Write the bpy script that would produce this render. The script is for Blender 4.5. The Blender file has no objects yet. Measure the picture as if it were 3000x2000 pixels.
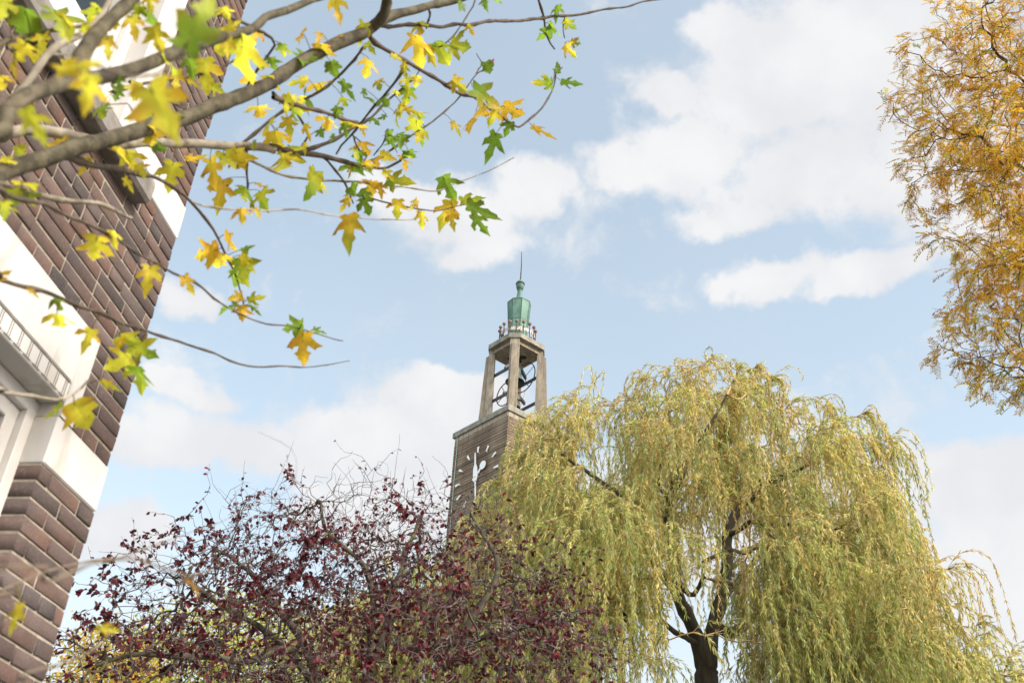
import bpy, bmesh, math, random
import numpy as np
from mathutils import Vector
from mathutils.geometry import tessellate_polygon

random.seed(7)
rng = np.random.default_rng(11)
scene = bpy.context.scene
COL = scene.collection
RAD = math.radians

# ------------------------------------------------------------------ camera
CAM_Z = 1.6
PITCH, ROLL, FPX = RAD(34.0), RAD(3.3), 3005.0
cam_data = bpy.data.cameras.new('camera')
cam_data.sensor_width = 36.0
cam_data.lens = 36.06
cam_data.clip_start = 0.05
cam_data.clip_end = 3000.0
cam_data.dof.use_dof = True
cam_data.dof.focus_distance = 30.0
cam_data.dof.aperture_fstop = 5.4
cam = bpy.data.objects.new('camera', cam_data)
COL.objects.link(cam)
cam.location = (0, 0, CAM_Z)
from mathutils import Matrix
cam.rotation_euler = (Matrix.Rotation(RAD(90) + PITCH, 4, 'X') @ Matrix.Rotation(ROLL, 4, 'Z')).to_euler()
scene.camera = cam

# ------------------------------------------------------------------ light
SUN_EL, SUN_AZ = RAD(36), RAD(122)
sun_l = bpy.data.lights.new('sun', 'SUN')
sun_l.energy = 2.1
sun_l.angle = RAD(7.0)
sun_l.color = (1.0, 0.955, 0.88)
sun = bpy.data.objects.new('sun', sun_l)
COL.objects.link(sun)
sdir = Vector((math.sin(SUN_AZ) * math.cos(SUN_EL), math.cos(SUN_AZ) * math.cos(SUN_EL), math.sin(SUN_EL)))
sun.rotation_euler = sdir.to_track_quat('Z', 'Y').to_euler()
sun.location = (30, -20, 60)

scene.view_settings.view_transform = 'Standard'
scene.view_settings.look = 'None'
scene.view_settings.gamma = 1.0
scene.view_settings.exposure = 1.0
scene.render.engine = 'CYCLES'
scene.cycles.max_bounces = 6
scene.cycles.transparent_max_bounces = 4


def ray(px, py):
    """direction towards a point of the 3000 x 2000 frame"""
    x, y = px - 1500.0, 1000.0 - py
    c, s = math.cos(ROLL), math.sin(ROLL)
    u, v = x * c - y * s, x * s + y * c
    d = np.array([u, FPX * math.cos(PITCH) - v * math.sin(PITCH), FPX * math.sin(PITCH) + v * math.cos(PITCH)])
    return d / np.linalg.norm(d)


def at(px, py, dist):
    return np.array([0, 0, CAM_Z]) + ray(px, py) * dist


def at_h(px, py, hdist):
    d = ray(px, py)
    return np.array([0, 0, CAM_Z]) + d * (hdist / math.hypot(d[0], d[1]))


# ------------------------------------------------------------------ sky
class NT:
    def __init__(self, tree):
        self.t = tree

    def n(self, typ, **kw):
        nd = self.t.nodes.new(typ)
        for k, v in kw.items():
            setattr(nd, k, v)
        return nd

    def link(self, a, b):
        self.t.links.new(a, b)

    def put(self, sock, v):
        if isinstance(v, bpy.types.NodeSocket):
            self.t.links.new(v, sock)
        else:
            sock.default_value = v

    def math(self, op, a, b=None, c=None, clamp=False):
        nd = self.n('ShaderNodeMath', operation=op, use_clamp=clamp)
        self.put(nd.inputs[0], a)
        if b is not None:
            self.put(nd.inputs[1], b)
        if c is not None:
            self.put(nd.inputs[2], c)
        return nd.outputs[0]

    def vmath(self, op, a, b=None):
        nd = self.n('ShaderNodeVectorMath', operation=op)
        self.put(nd.inputs[0], a)
        if b is not None:
            self.put(nd.inputs[1], b)
        return nd.outputs['Value'] if op in ('LENGTH', 'DOT_PRODUCT') else nd.outputs['Vector']

    def ramp(self, v, lo, hi, a=0.0, b=1.0, smooth=True):
        nd = self.n('ShaderNodeMapRange', interpolation_type='SMOOTHSTEP' if smooth else 'LINEAR')
        self.put(nd.inputs['Value'], v)
        nd.inputs['From Min'].default_value = lo
        nd.inputs['From Max'].default_value = hi
        nd.inputs['To Min'].default_value = a
        nd.inputs['To Max'].default_value = b
        return nd.outputs[0]

    def noise(self, vec, scale, detail=4, rough=0.55, dist=0.0):
        nd = self.n('ShaderNodeTexNoise')
        if vec is not None:
            self.put(nd.inputs['Vector'], vec)
        nd.inputs['Scale'].default_value = scale
        nd.inputs['Detail'].default_value = detail
        nd.inputs['Roughness'].default_value = rough
        nd.inputs['Distortion'].default_value = dist
        return nd

    def mix(self, f, a, b, blend='MIX'):
        nd = self.n('ShaderNodeMix', data_type='RGBA', blend_type=blend)
        self.put(nd.inputs[0], f)
        for sock, v in ((nd.inputs[6], a), (nd.inputs[7], b)):
            if isinstance(v, bpy.types.NodeSocket):
                self.t.links.new(v, sock)
            else:
                sock.default_value = (*v[:3], 1.0)
        return nd.outputs[2]


world = bpy.data.worlds.new('World')
scene.world = world
world.use_nodes = True
wt = world.node_tree
wt.nodes.clear()
w = NT(wt)
SKY_K = 0.10
sky = w.n('ShaderNodeTexSky', sky_type='NISHITA', sun_disc=False)
sky.sun_elevation = SUN_EL
sky.sun_rotation = SUN_AZ
sky.air_density = 1.0
sky.dust_density = 1.6
sky.ozone_density = 1.4
tc = w.n('ShaderNodeTexCoord')
gdir = tc.outputs['Generated']
sep = w.n('ShaderNodeSeparateXYZ')
w.link(gdir, sep.inputs[0])
az = w.math('ARCTAN2', sep.outputs[0], sep.outputs[1])
el = w.math('ARCSINE', sep.outputs[2])
cmb = w.n('ShaderNodeCombineXYZ')
w.link(az, cmb.inputs[0])
w.link(el, cmb.inputs[1])
ae = cmb.outputs[0]
# cloud banks: azimuth, elevation and half extents of each (taken as bearings of the photographed clouds)
BANKS = [(2300, 190, 430, 240), (2560, 130, 420, 300), (2050, 430, 330, 170), (1830, 480, 190, 90), (2400, 480, 380, 170),
         (2120, 620, 210, 75), (2720, 360, 350, 330), (1960, 245, 130, 65), (2120, 70, 160, 80), (2900, 600, 260, 300),
         (1560, 570, 150, 95), (1230, 600, 260, 85), (1420, 730, 160, 75), (1330, 640, 240, 110),
         (2290, 775, 220, 75), (2550, 775, 230, 80), (2190, 800, 130, 60),
         (1270, 1170, 320, 150), (1020, 1300, 420, 150), (700, 1290, 330, 120), (430, 1310, 200, 90), (560, 1130, 130, 60),
         (510, 900, 120, 65), (1180, 1480, 420, 200), (2860, 1390, 330, 120), (2760, 1340, 140, 60),
         (2920, 1600, 320, 230), (2750, 1800, 420, 230), (1500, 1400, 260, 180), (300, 1600, 260, 130), (2000, 1500, 700, 220)]
wn = w.noise(gdir, 5.5, 5, 0.6)
warp = w.vmath('MULTIPLY', w.vmath('SUBTRACT', wn.outputs['Color'], (0.5, 0.5, 0.5)), (0.20, 0.13, 0.0))
aw = w.vmath('ADD', ae, warp)
field = None
for (px, py, hw, hh) in BANKS:
    d = ray(px, py)
    e0 = math.asin(d[2])
    a0 = math.atan2(d[0], d[1])
    a_ = hw / FPX / math.cos(e0)
    b_ = hh / FPX
    v = w.vmath('SUBTRACT', aw, (a0, e0, 0))
    v = w.vmath('MULTIPLY', v, (1 / a_, 1 / b_, 0))
    r = w.vmath('LENGTH', v)
    f = w.math('SUBTRACT', 1.0, r)
    field = f if field is None else w.math('SMOOTH_MAX', field, f, 0.25)
CLEAR = [(1250, 120, 620, 300), (1150, 300, 420, 200), (1650, 1000, 500, 150), (2300, 980, 500, 130)]
open_ = None
for (px, py, hw, hh) in CLEAR:
    d = ray(px, py)
    e0, a0 = math.asin(d[2]), math.atan2(d[0], d[1])
    v = w.vmath('MULTIPLY', w.vmath('SUBTRACT', aw, (a0, e0, 0)), (FPX * math.cos(e0) / hw, FPX / hh, 0))
    f = w.math('SUBTRACT', 1.0, w.vmath('LENGTH', v), clamp=True)
    open_ = f if open_ is None else w.math('MAXIMUM', open_, f)
n1 = w.noise(gdir, 9.0, 10, 0.62, 0.15)
n2 = w.noise(gdir, 2.6, 4, 0.5, 0.0)
low = w.ramp(el, RAD(24), RAD(8), 0.0, 0.9)                     # the sky pales towards the horizon
wide = w.ramp(w.math('ABSOLUTE', az), 0.75, 1.1, 0.0, 1.0)      # clouds of the rest of the sky
other = w.math('MULTIPLY', w.math('MULTIPLY_ADD', n2.outputs[0], 4.0, -2.0), wide)
fld = w.math('MAXIMUM', w.math('MAXIMUM', field, -1.0), other)
dens = w.math('ADD', fld, w.math('MULTIPLY_ADD', n1.outputs[0], 2.2, -1.16))
dens = w.math('SUBTRACT', dens, w.math('MULTIPLY', open_, 1.3))
mask = w.ramp(dens, -0.08, 0.46, 0.0, 0.97)
mask = w.math('MAXIMUM', mask, low)
veil = w.math('MULTIPLY_ADD', n2.outputs[0], 0.45, -0.14, clamp=True)
n3 = w.noise(gdir, 11.0, 5, 0.5, 0.1)
shade = w.ramp(w.math('ADD', w.math('MULTIPLY', n3.outputs[0], 0.8), w.math('MULTIPLY', dens, 0.10)), 0.30, 0.62)
cloud = w.mix(shade, (4.1, 4.15, 4.3), (4.68, 4.68, 4.7))
blue = w.mix(1.0, sky.outputs[0], (2.32, 1.98, 1.52), 'MULTIPLY')
blue = w.mix(0.26, blue, (4.0, 4.5, 4.75))
blue = w.mix(veil, blue, (4.1, 4.5, 4.75))
skycol = w.mix(mask, blue, cloud)
# unseen sky beside and behind the viewer, brightened as added fill for the shadows
fill_gain = w.ramp(w.math('ABSOLUTE', az), 1.0, 1.9, 1.0, 2.0)
skycol = w.mix(1.0, skycol, fill_gain, 'MULTIPLY')
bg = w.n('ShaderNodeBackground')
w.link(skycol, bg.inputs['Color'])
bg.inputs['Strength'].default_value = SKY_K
wo = w.n('ShaderNodeOutputWorld')
w.link(bg.outputs[0], wo.inputs['Surface'])


# ------------------------------------------------------------------ materials
def new_mat(name):
    m = bpy.data.materials.new(name)
    m.use_nodes = True
    m.node_tree.nodes.clear()
    k = NT(m.node_tree)
    out = k.n('ShaderNodeOutputMaterial')
    return m, k, out


def bsdf(k, color, rough=0.7, metal=0.0, spec=0.3):
    b = k.n('ShaderNodeBsdfPrincipled')
    if isinstance(color, bpy.types.NodeSocket):
        k.link(color, b.inputs['Base Color'])
    else:
        b.inputs['Base Color'].default_value = (*color[:3], 1)
    k.put(b.inputs['Roughness'], rough)
    b.inputs['Metallic'].default_value = metal
    b.inputs['Specular IOR Level'].default_value = spec
    return b


def bump(k, b, height, strength=0.4, dist=0.01):
    nd = k.n('ShaderNodeBump')
    nd.inputs['Strength'].default_value = strength
    nd.inputs['Distance'].default_value = dist
    k.link(height, nd.inputs['Height'])
    k.link(nd.outputs[0], b.inputs['Normal'])


def obj_co(k):
    return k.n('ShaderNodeTexCoord').outputs['Object']


def mottled(name, c1, c2, scale, rough=0.75, metal=0.0, bstr=0.3, bdist=0.004, detail=6, stretch=(1, 1, 1), lo=0.35, hi=0.65, spec=0.3, c3=None, scale3=1.0):
    m, k, out = new_mat(name)
    co = k.vmath('MULTIPLY', obj_co(k), stretch)
    nz = k.noise(co, scale, detail, 0.6)
    c = k.mix(k.ramp(nz.outputs[0], lo, hi), c1, c2)
    if c3:
        n2_ = k.noise(co, scale3, 4, 0.6)
        c = k.mix(k.ramp(n2_.outputs[0], 0.52, 0.66), c, c3)
    b = bsdf(k, c, rough, metal, spec)
    fine = k.noise(co, scale * 6, 4, 0.6)
    bump(k, b, k.math('ADD', nz.outputs[0], k.math('MULTIPLY', fine.outputs[0], 0.5)), bstr, bdist)
    k.link(b.outputs[0], out.inputs[0])
    return m


def leaf_mat(name, trans=0.45, rough=0.5, spec=0.35, vein=False):
    m, k, out = new_mat(name)
    at_ = k.n('ShaderNodeAttribute', attribute_name='col')
    c = at_.outputs['Color']
    if vein:
        sp = k.noise(obj_co(k), 95, 4, 0.65)
        c = k.mix(k.ramp(sp.outputs[0], 0.62, 0.70, 0.0, 0.6), c, (0.20, 0.105, 0.03))
        nz = k.noise(obj_co(k), 60, 5, 0.6)
        c = k.mix(k.ramp(nz.outputs[0], 0.35, 0.7, 0.0, 0.35), c, k.mix(1.0, c, (0.72, 0.62, 0.5), 'MULTIPLY'))
        n5 = k.noise(obj_co(k), 210, 2, 0.5)
        c = k.mix(k.ramp(n5.outputs[0], 0.68, 0.74, 0.0, 0.55), c, (0.16, 0.09, 0.03))
    b = bsdf(k, c, rough, 0, spec)
    t = k.n('ShaderNodeBsdfTranslucent')
    k.link(c, t.inputs['Color'])
    ms = k.n('ShaderNodeMixShader')
    ms.inputs[0].default_value = trans
    k.link(b.outputs[0], ms.inputs[1])
    k.link(t.outputs[0], ms.inputs[2])
    k.link(ms.outputs[0], out.inputs[0])
    return m


def brick_face_mat():
    """single bricks: the colour of each brick comes with it, dirt and grain on top"""
    m, k, out = new_mat('brick')
    a = k.n('ShaderNodeAttribute', attribute_name='col')
    co = obj_co(k)
    big = k.noise(co, 9, 6, 0.65)
    fine = k.noise(co, 90, 6, 0.7)
    c = k.mix(k.ramp(big.outputs[0], 0.35, 0.7, 0.0, 0.55), a.outputs['Color'], k.mix(1.0, a.outputs['Color'], (0.62, 0.60, 0.62), 'MULTIPLY'))
    c = k.mix(k.ramp(fine.outputs[0], 0.52, 0.72, 0.0, 0.5), c, (0.24, 0.19, 0.16))
    mid = k.noise(co, 30, 5, 0.7)
    c = k.mix(k.ramp(mid.outputs[0], 0.55, 0.75, 0.0, 0.55), c, (0.05, 0.042, 0.04))
    b = bsdf(k, c, 0.85, 0, 0.2)
    bump(k, b, k.math('ADD', fine.outputs[0], k.math('MULTIPLY', big.outputs[0], 0.6)), 0.55, 0.004)
    k.link(b.outputs[0], out.inputs[0])
    return m


def brickwork_mat(name, c1, c2, cm, bw, bh, mortar, dirt=(0.1, 0.085, 0.075), face_axes='xz', lo=0.4, hi=0.7):
    m, k, out = new_mat(name)
    co = obj_co(k)
    s = k.n('ShaderNodeSeparateXYZ')
    k.link(co, s.inputs[0])
    geo = k.n('ShaderNodeNewGeometry')
    cb = k.n('ShaderNodeCombineXYZ')
    k.link(k.math('ADD', s.outputs[0], s.outputs[1]), cb.inputs[0])
    k.link(s.outputs[2], cb.inputs[1])
    br = k.n('ShaderNodeTexBrick')
    k.link(cb.outputs[0], br.inputs['Vector'])
    br.inputs['Scale'].default_value = 1.0
    br.inputs['Brick Width'].default_value = bw
    br.inputs['Row Height'].default_value = bh
    br.inputs['Mortar Size'].default_value = mortar
    br.inputs['Mortar Smooth'].default_value = 0.3
    br.inputs['Bias'].default_value = -0.1
    br.inputs['Color1'].default_value = (*c1, 1)
    br.inputs['Color2'].default_value = (*c2, 1)
    br.inputs['Mortar'].default_value = (*cm, 1)
    nz = k.noise(k.vmath('MULTIPLY', co, (1, 1, 0.45)), 0.9, 7, 0.65)
    st = k.noise(cb.outputs[0], 6.0, 5, 0.7)
    c = k.mix(k.ramp(nz.outputs[0], lo, hi, 0.0, 0.8), br.outputs['Color'], k.mix(1.0, br.outputs['Color'], dirt, 'MULTIPLY'))
    c = k.mix(k.ramp(st.outputs[0], 0.5, 0.75, 0.0, 0.5), c, k.mix(1.0, c, (0.55, 0.52, 0.5), 'MULTIPLY'))
    b = bsdf(k, c, 0.88, 0, 0.2)
    bump(k, b, k.math('SUBTRACT', k.math('MULTIPLY', st.outputs[0], 0.4), br.outputs['Fac']), 0.6, 0.012)
    k.link(b.outputs[0], out.inputs[0])
    return m


M = {}
M['brick'] = brick_face_mat()
M['mortar'] = mottled('mortar', (0.25, 0.215, 0.17), (0.37, 0.325, 0.265), 22, 0.95, bstr=0.5, bdist=0.004)
M['house_brick'] = brickwork_mat('house_brickwork', (0.14, 0.085, 0.07), (0.10, 0.07, 0.062), (0.42, 0.36, 0.28), 0.22, 0.0645, 0.010)
M['tower_brick'] = brickwork_mat('tower_brickwork', (0.38, 0.295, 0.195), (0.19, 0.145, 0.105), (0.105, 0.085, 0.068), 0.23, 0.075, 0.013, dirt=(0.45, 0.42, 0.42), lo=0.36, hi=0.66)
M['stone'] = mottled('white_stone', (0.50, 0.487, 0.465), (0.555, 0.54, 0.518), 5, 0.85, bstr=0.25, bdist=0.003, c3=(0.44, 0.415, 0.375), scale3=7, stretch=(1, 1, .3))
M['white_paint'] = mottled('white_paint', (0.56, 0.545, 0.52), (0.60, 0.585, 0.565), 3, 0.42, bstr=0.05, spec=0.4)
M['grey_stone'] = mottled('grey_stone', (0.15, 0.135, 0.12), (0.23, 0.21, 0.19), 14, 0.8, bstr=0.4)
M['concrete'] = mottled('weathered_concrete', (0.215, 0.18, 0.132), (0.325, 0.28, 0.212), 3.0, 0.9, bstr=0.5, bdist=0.012, detail=9, stretch=(1.6, 1.6, 0.5), c3=(0.20, 0.175, 0.14), scale3=1.6)
M['cap_stone'] = mottled('lichened_cap_stone', (0.19, 0.175, 0.145), (0.29, 0.275, 0.225), 3.2, 0.9, bstr=0.5, bdist=0.01, detail=8, c3=(0.17, 0.185, 0.13), scale3=2.2)
M['light_stone'] = mottled('pale_frieze_stone', (0.27, 0.23, 0.17), (0.36, 0.315, 0.25), 4, 0.9, bstr=0.4)
M['near_black'] = mottled('near_black', (0.02, 0.019, 0.018), (0.045, 0.042, 0.038), 5, 0.95)
M['steel'] = mottled('painted_steel', (0.09, 0.09, 0.093), (0.14, 0.14, 0.145), 5, 0.55, 0.3, 0.1)
M['dark_iron'] = mottled('dark_iron', (0.045, 0.036, 0.032), (0.085, 0.06, 0.05), 7, 0.65, 0.3, 0.15)
M['copper'] = mottled('green_copper', (0.075, 0.155, 0.122), (0.13, 0.24, 0.185), 2.6, 0.6, 0.1, 0.12, stretch=(1, 1, 0.35), c3=(0.07, 0.115, 0.092), scale3=1.9, detail=7)
M['copper_seam'] = mottled('copper_seam', (0.06, 0.09, 0.075), (0.09, 0.14, 0.115), 6, 0.7, 0.1)
M['bronze'] = mottled('bell_bronze', (0.05, 0.08, 0.073), (0.09, 0.135, 0.12), 4, 0.6, 0.3, 0.1)
M['rust'] = mottled('rusted_white_paint', (0.20, 0.09, 0.05), (0.52, 0.48, 0.44), 6, 0.8, 0, 0.4, c3=(0.15, 0.055, 0.025), scale3=5.5, lo=.3, hi=.5)
M['rust_ball'] = mottled('rusted_iron', (0.14, 0.075, 0.05), (0.26, 0.2, 0.17), 9, 0.8, 0.1, 0.4)
M['clock_white'] = mottled('clock_white', (0.80, 0.80, 0.79), (0.84, 0.84, 0.83), 5, 0.4, 0, 0.05)
M['verdigris_cable'] = mottled('verdigris_cable', (0.28, 0.40, 0.33), (0.36, 0.47, 0.4), 5, 0.7)
M['bark_plane'] = mottled('plane_bark', (0.052, 0.044, 0.025), (0.125, 0.106, 0.066), 26, 0.85, bstr=0.5, bdist=0.006, detail=7, c3=(0.04, 0.032, 0.022), scale3=17)
M['bark_pale'] = mottled('pale_plane_bark', (0.22, 0.185, 0.135), (0.34, 0.30, 0.235), 16, 0.85, bstr=0.4, bdist=0.004, c3=(0.12, 0.095, 0.065), scale3=10)
M['twig_brown'] = mottled('brown_plane_twig', (0.11, 0.08, 0.055), (0.18, 0.14, 0.10), 18, 0.8, bstr=0.3)
M['twig_plane'] = mottled('plane_twig', (0.06, 0.043, 0.03), (0.12, 0.092, 0.065), 20, 0.8, bstr=0.3)
M['bark_plum'] = mottled('plum_bark', (0.055, 0.045, 0.034), (0.10, 0.085, 0.06), 9, 0.9, bstr=0.6, bdist=0.01, c3=(0.14, 0.135, 0.05), scale3=3.5)
M['twig_plum'] = mottled('plum_twig', (0.065, 0.05, 0.046), (0.19, 0.16, 0.135), 4, 0.8, bstr=0.2)
M['bark_willow'] = mottled('willow_bark', (0.04, 0.033, 0.024), (0.085, 0.072, 0.05), 6, 0.95, bstr=0.9, bdist=0.04, stretch=(1, 1, 0.3), detail=8, c3=(0.11, 0.095, 0.045), scale3=1.2)
M['withy'] = mottled('willow_withy', (0.34, 0.23, 0.085), (0.46, 0.33, 0.13), 2, 0.7, bstr=0.1)
M['limb_willow'] = mottled('willow_limb', (0.10, 0.08, 0.055), (0.22, 0.175, 0.115), 5, 0.9, bstr=0.5)
M['bark_locust'] = mottled('locust_bark', (0.045, 0.03, 0.024), (0.085, 0.06, 0.045), 8, 0.9, bstr=0.5)
M['leaf_plane'] = leaf_mat('plane_leaf', 0.62, 0.5, 0.3, vein=True)
M['leaf_plum'] = leaf_mat('plum_leaf', 0.36, 0.42, 0.35)
M['leaf_willow'] = leaf_mat('willow_leaf', 0.5, 0.5, 0.35)
M['leaf_locust'] = leaf_mat('locust_leaf', 0.6, 0.5, 0.3)
M['leaf_far'] = leaf_mat('far_leaf', 0.5, 0.6, 0.2)
M['paving'] = mottled('worn_paving', (0.12, 0.115, 0.10), (0.17, 0.16, 0.145), 1.5, 0.95, bstr=0.5, bdist=0.03, c3=(0.14, 0.12, 0.09), scale3=0.35)
M['roof_tile'] = mottled('roof_tile', (0.10, 0.05, 0.035), (0.16, 0.08, 0.055), 3, 0.8)


def glass_mat():
    m, k, out = new_mat('window_glass')
    b = bsdf(k, (0.012, 0.017, 0.022), 0.04, 0, 0.5)
    k.link(b.outputs[0], out.inputs[0])
    return m


M['glass'] = glass_mat()


# ------------------------------------------------------------------ mesh helpers
def np_mesh(name, verts, faces, mat, parent=None, col=None, smooth=False):
    """verts (n,3); faces (m,k) array or list of such arrays; col (n,3) per vertex"""
    me = bpy.data.meshes.new(name)
    if not isinstance(faces, list):
        faces = [faces]
    verts = np.asarray(verts, dtype=np.float32)
    loops = np.concatenate([np.asarray(f, dtype=np.int32).ravel() for f in faces])
    sizes = np.concatenate([np.full(len(f), np.asarray(f).shape[1], dtype=np.int32) for f in faces])
    starts = np.concatenate([[0], np.cumsum(sizes)[:-1]]).astype(np.int32)
    me.vertices.add(len(verts))
    me.vertices.foreach_set('co', verts.ravel())
    me.loops.add(len(loops))
    me.loops.foreach_set('vertex_index', loops)
    me.polygons.add(len(sizes))
    me.polygons.foreach_set('loop_start', starts)
    me.polygons.foreach_set('loop_total', sizes)
    if smooth:
        me.polygons.foreach_set('use_smooth', np.ones(len(sizes), dtype=bool))
    me.update(calc_edges=True)
    if col is not None:
        a = me.attributes.new('col', 'FLOAT_COLOR', 'POINT')
        c4 = np.ones((len(verts), 4), dtype=np.float32)
        c4[:, :3] = col
        a.data.foreach_set('color', c4.ravel())
    me.materials.append(mat)
    o = bpy.data.objects.new(name, me)
    COL.objects.link(o)
    if parent is not None:
        o.parent = parent
    return o


def bm_obj(name, bm, mat, parent=None, smooth=False):
    bmesh.ops.recalc_face_normals(bm, faces=bm.faces)
    me = bpy.data.meshes.new(name)
    bm.to_mesh(me)
    bm.free()
    if smooth:
        me.polygons.foreach_set('use_smooth', np.ones(len(me.polygons), dtype=bool))
    me.materials.append(mat)
    o = bpy.data.objects.new(name, me)
    COL.objects.link(o)
    if parent is not None:
        o.parent = parent
    return o


def empty(name, loc=(0, 0, 0), rz=0.0):
    o = bpy.data.objects.new(name, None)
    o.location = loc
    o.rotation_euler = (0, 0, rz)
    COL.objects.link(o)
    return o


def tag(o, label=None, cat=None, group=None, kind=None):
    if label:
        o['label'] = label
    if cat:
        o['category'] = cat
    if group:
        o['group'] = group
    if kind:
        o['kind'] = kind
    return o


def add_box(bm, x0, x1, y0, y1, z0, z1, bev=0.0):
    r = bmesh.ops.create_cube(bm, size=1.0)
    for v in r['verts']:
        v.co = Vector(((x0 + x1) / 2 + v.co.x * (x1 - x0), (y0 + y1) / 2 + v.co.y * (y1 - y0), (z0 + z1) / 2 + v.co.z * (z1 - z0)))
    if bev > 0:
        es = list({e for v in r['verts'] for e in v.link_edges})
        bmesh.ops.bevel(bm, geom=es, offset=bev, segments=1, affect='EDGES', profile=0.5)


def box_obj(name, rect, mat, parent=None, bev=0.0):
    bm = bmesh.new()
    add_box(bm, *rect, bev)
    return bm_obj(name, bm, mat, parent)


def add_prism(bm, poly, z0, z1, poly_top=None):
    """poly: list of (x,y); closed prism, optionally another polygon on top"""
    b = [bm.verts.new((x, y, z0)) for x, y in poly]
    t = [bm.verts.new((x, y, z1)) for x, y in (poly_top or poly)]
    n = len(b)
    bm.faces.new(b[::-1])
    bm.faces.new(t)
    for i in range(n):
        bm.faces.new((b[i], b[(i + 1) % n], t[(i + 1) % n], t[i]))


def add_lathe(bm, prof, cx=0, cy=0, seg=20, phase=0.0):
    """prof: list of (r,z)"""
    rings = []
    for r, z in prof:
        rings.append([bm.verts.new((cx + r * math.cos(phase + 2 * math.pi * i / seg), cy + r * math.sin(phase + 2 * math.pi * i / seg), z)) for i in range(seg)])
    for a, b in zip(rings, rings[1:]):
        for i in range(seg):
            bm.faces.new((a[i], a[(i + 1) % seg], b[(i + 1) % seg], b[i]))
    bm.faces.new(rings[0][::-1])
    bm.faces.new(rings[-1])


def tubes(P, R, k=4, cap=False):
    """P (n,s,3) polylines of equal length, R (n,s) radii -> verts, quads"""
    P = np.asarray(P, float)
    R = np.asarray(R, float)
    n, s, _ = P.shape
    T = np.gradient(P, axis=1)
    T /= np.linalg.norm(T, axis=2, keepdims=True) + 1e-9
    mean = np.abs(T).mean(axis=1)
    ref = np.eye(3)[np.argmin(mean, axis=1)][:, None, :].repeat(s, axis=1)
    A = np.cross(T, ref)
    A /= np.linalg.norm(A, axis=2, keepdims=True) + 1e-9
    B = np.cross(T, A)
    ang = np.arange(k) * 2 * math.pi / k
    ca, sa = np.cos(ang), np.sin(ang)
    V = P[:, :, None, :] + R[:, :, None, None] * (A[:, :, None, :] * ca[None, None, :, None] + B[:, :, None, :] * sa[None, None, :, None])
    V = V.reshape(-1, 3)
    base = (np.arange(n)[:, None, None] * s + np.arange(s - 1)[None, :, None]) * k
    j = np.arange(k)[None, None, :]
    jn = (j + 1) % k
    Q = np.stack([base + j, base + jn, base + k + jn, base + k + j], axis=-1).reshape(-1, 4)
    return V, Q


def smooth_line(pts, n, jit=0.0):
    """Catmull-Rom resample of a polyline (m,3) to n points, with a little natural wander"""
    pts = np.asarray(pts, float)
    m = len(pts)
    ext = np.vstack([2 * pts[0] - pts[1], pts, 2 * pts[-1] - pts[-2]])
    seg = np.linalg.norm(np.diff(pts, axis=0), axis=1)
    cum = np.concatenate([[0], np.cumsum(seg)])
    u = np.linspace(0, cum[-1], n)
    i = np.clip(np.searchsorted(cum, u, side='right') - 1, 0, m - 2)
    t = ((u - cum[i]) / np.maximum(seg[i], 1e-9))[:, None]
    p0, p1, p2, p3 = ext[i], ext[i + 1], ext[i + 2], ext[i + 3]
    out = 0.5 * (2 * p1 + (p2 - p0) * t + (2 * p0 - 5 * p1 + 4 * p2 - p3) * t ** 2 + (3 * p1 - p0 - 3 * p2 + p3) * t ** 3)
    if jit:
        nz = rng.normal(0, 1, (n, 3))
        for _ in range(2):
            nz[1:-1] = (nz[:-2] + nz[1:-1] + nz[2:]) / 3
        nz[0] = 0
        out = out + nz * jit
    return out


class Geo:
    """gathers batches of verts / quads / colours into one mesh"""
    def __init__(self):
        self.v, self.f, self.c, self.n = [], {}, [], 0

    def add(self, V, F, col=None):
        F = np.asarray(F)
        self.f.setdefault(F.shape[1], []).append(F + self.n)
        self.v.append(np.asarray(V, float))
        if col is not None:
            self.c.append(np.asarray(col, float))
        self.n += len(V)

    def build(self, name, mat, parent=None, smooth=False):
        faces = [np.concatenate(fs) for fs in self.f.values()]
        return np_mesh(name, np.concatenate(self.v), faces, mat, parent, np.concatenate(self.c) if self.c else None, smooth)


def unit(v):
    v = np.asarray(v, float)
    return v / (np.linalg.norm(v, axis=-1, keepdims=True) + 1e-9)


def leaf_cards(pos, axis, normal, length, width, tmpl_v, tmpl_f):
    """place a leaf template (x across, y along 0..1, z bulge) at every pos; returns verts, faces"""
    pos, axis, normal = np.asarray(pos), unit(axis), np.asarray(normal)
    X = unit(np.cross(axis, normal))
    Z = np.cross(X, axis)
    L = np.asarray(length)[:, None, None]
    W = np.asarray(width)[:, None, None]
    tv = np.asarray(tmpl_v, float)
    V = pos[:, None, :] + X[:, None, :] * tv[None, :, 0:1] * W + axis[:, None, :] * tv[None, :, 1:2] * L + Z[:, None, :] * tv[None, :, 2:3] * L
    m = len(tv)
    tf = np.asarray(tmpl_f)
    F = (np.arange(len(pos))[:, None, None] * m + tf[None]).reshape(-1, tf.shape[1])
    return V.reshape(-1, 3), F


def ellipsoid_pts(n, c, r, shell=0.0):
    p = rng.normal(size=(n, 3))
    p = unit(p)
    rad = rng.uniform(shell ** 3, 1, n) ** (1 / 3)
    return np.asarray(c) + p * rad[:, None] * np.asarray(r)


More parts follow.
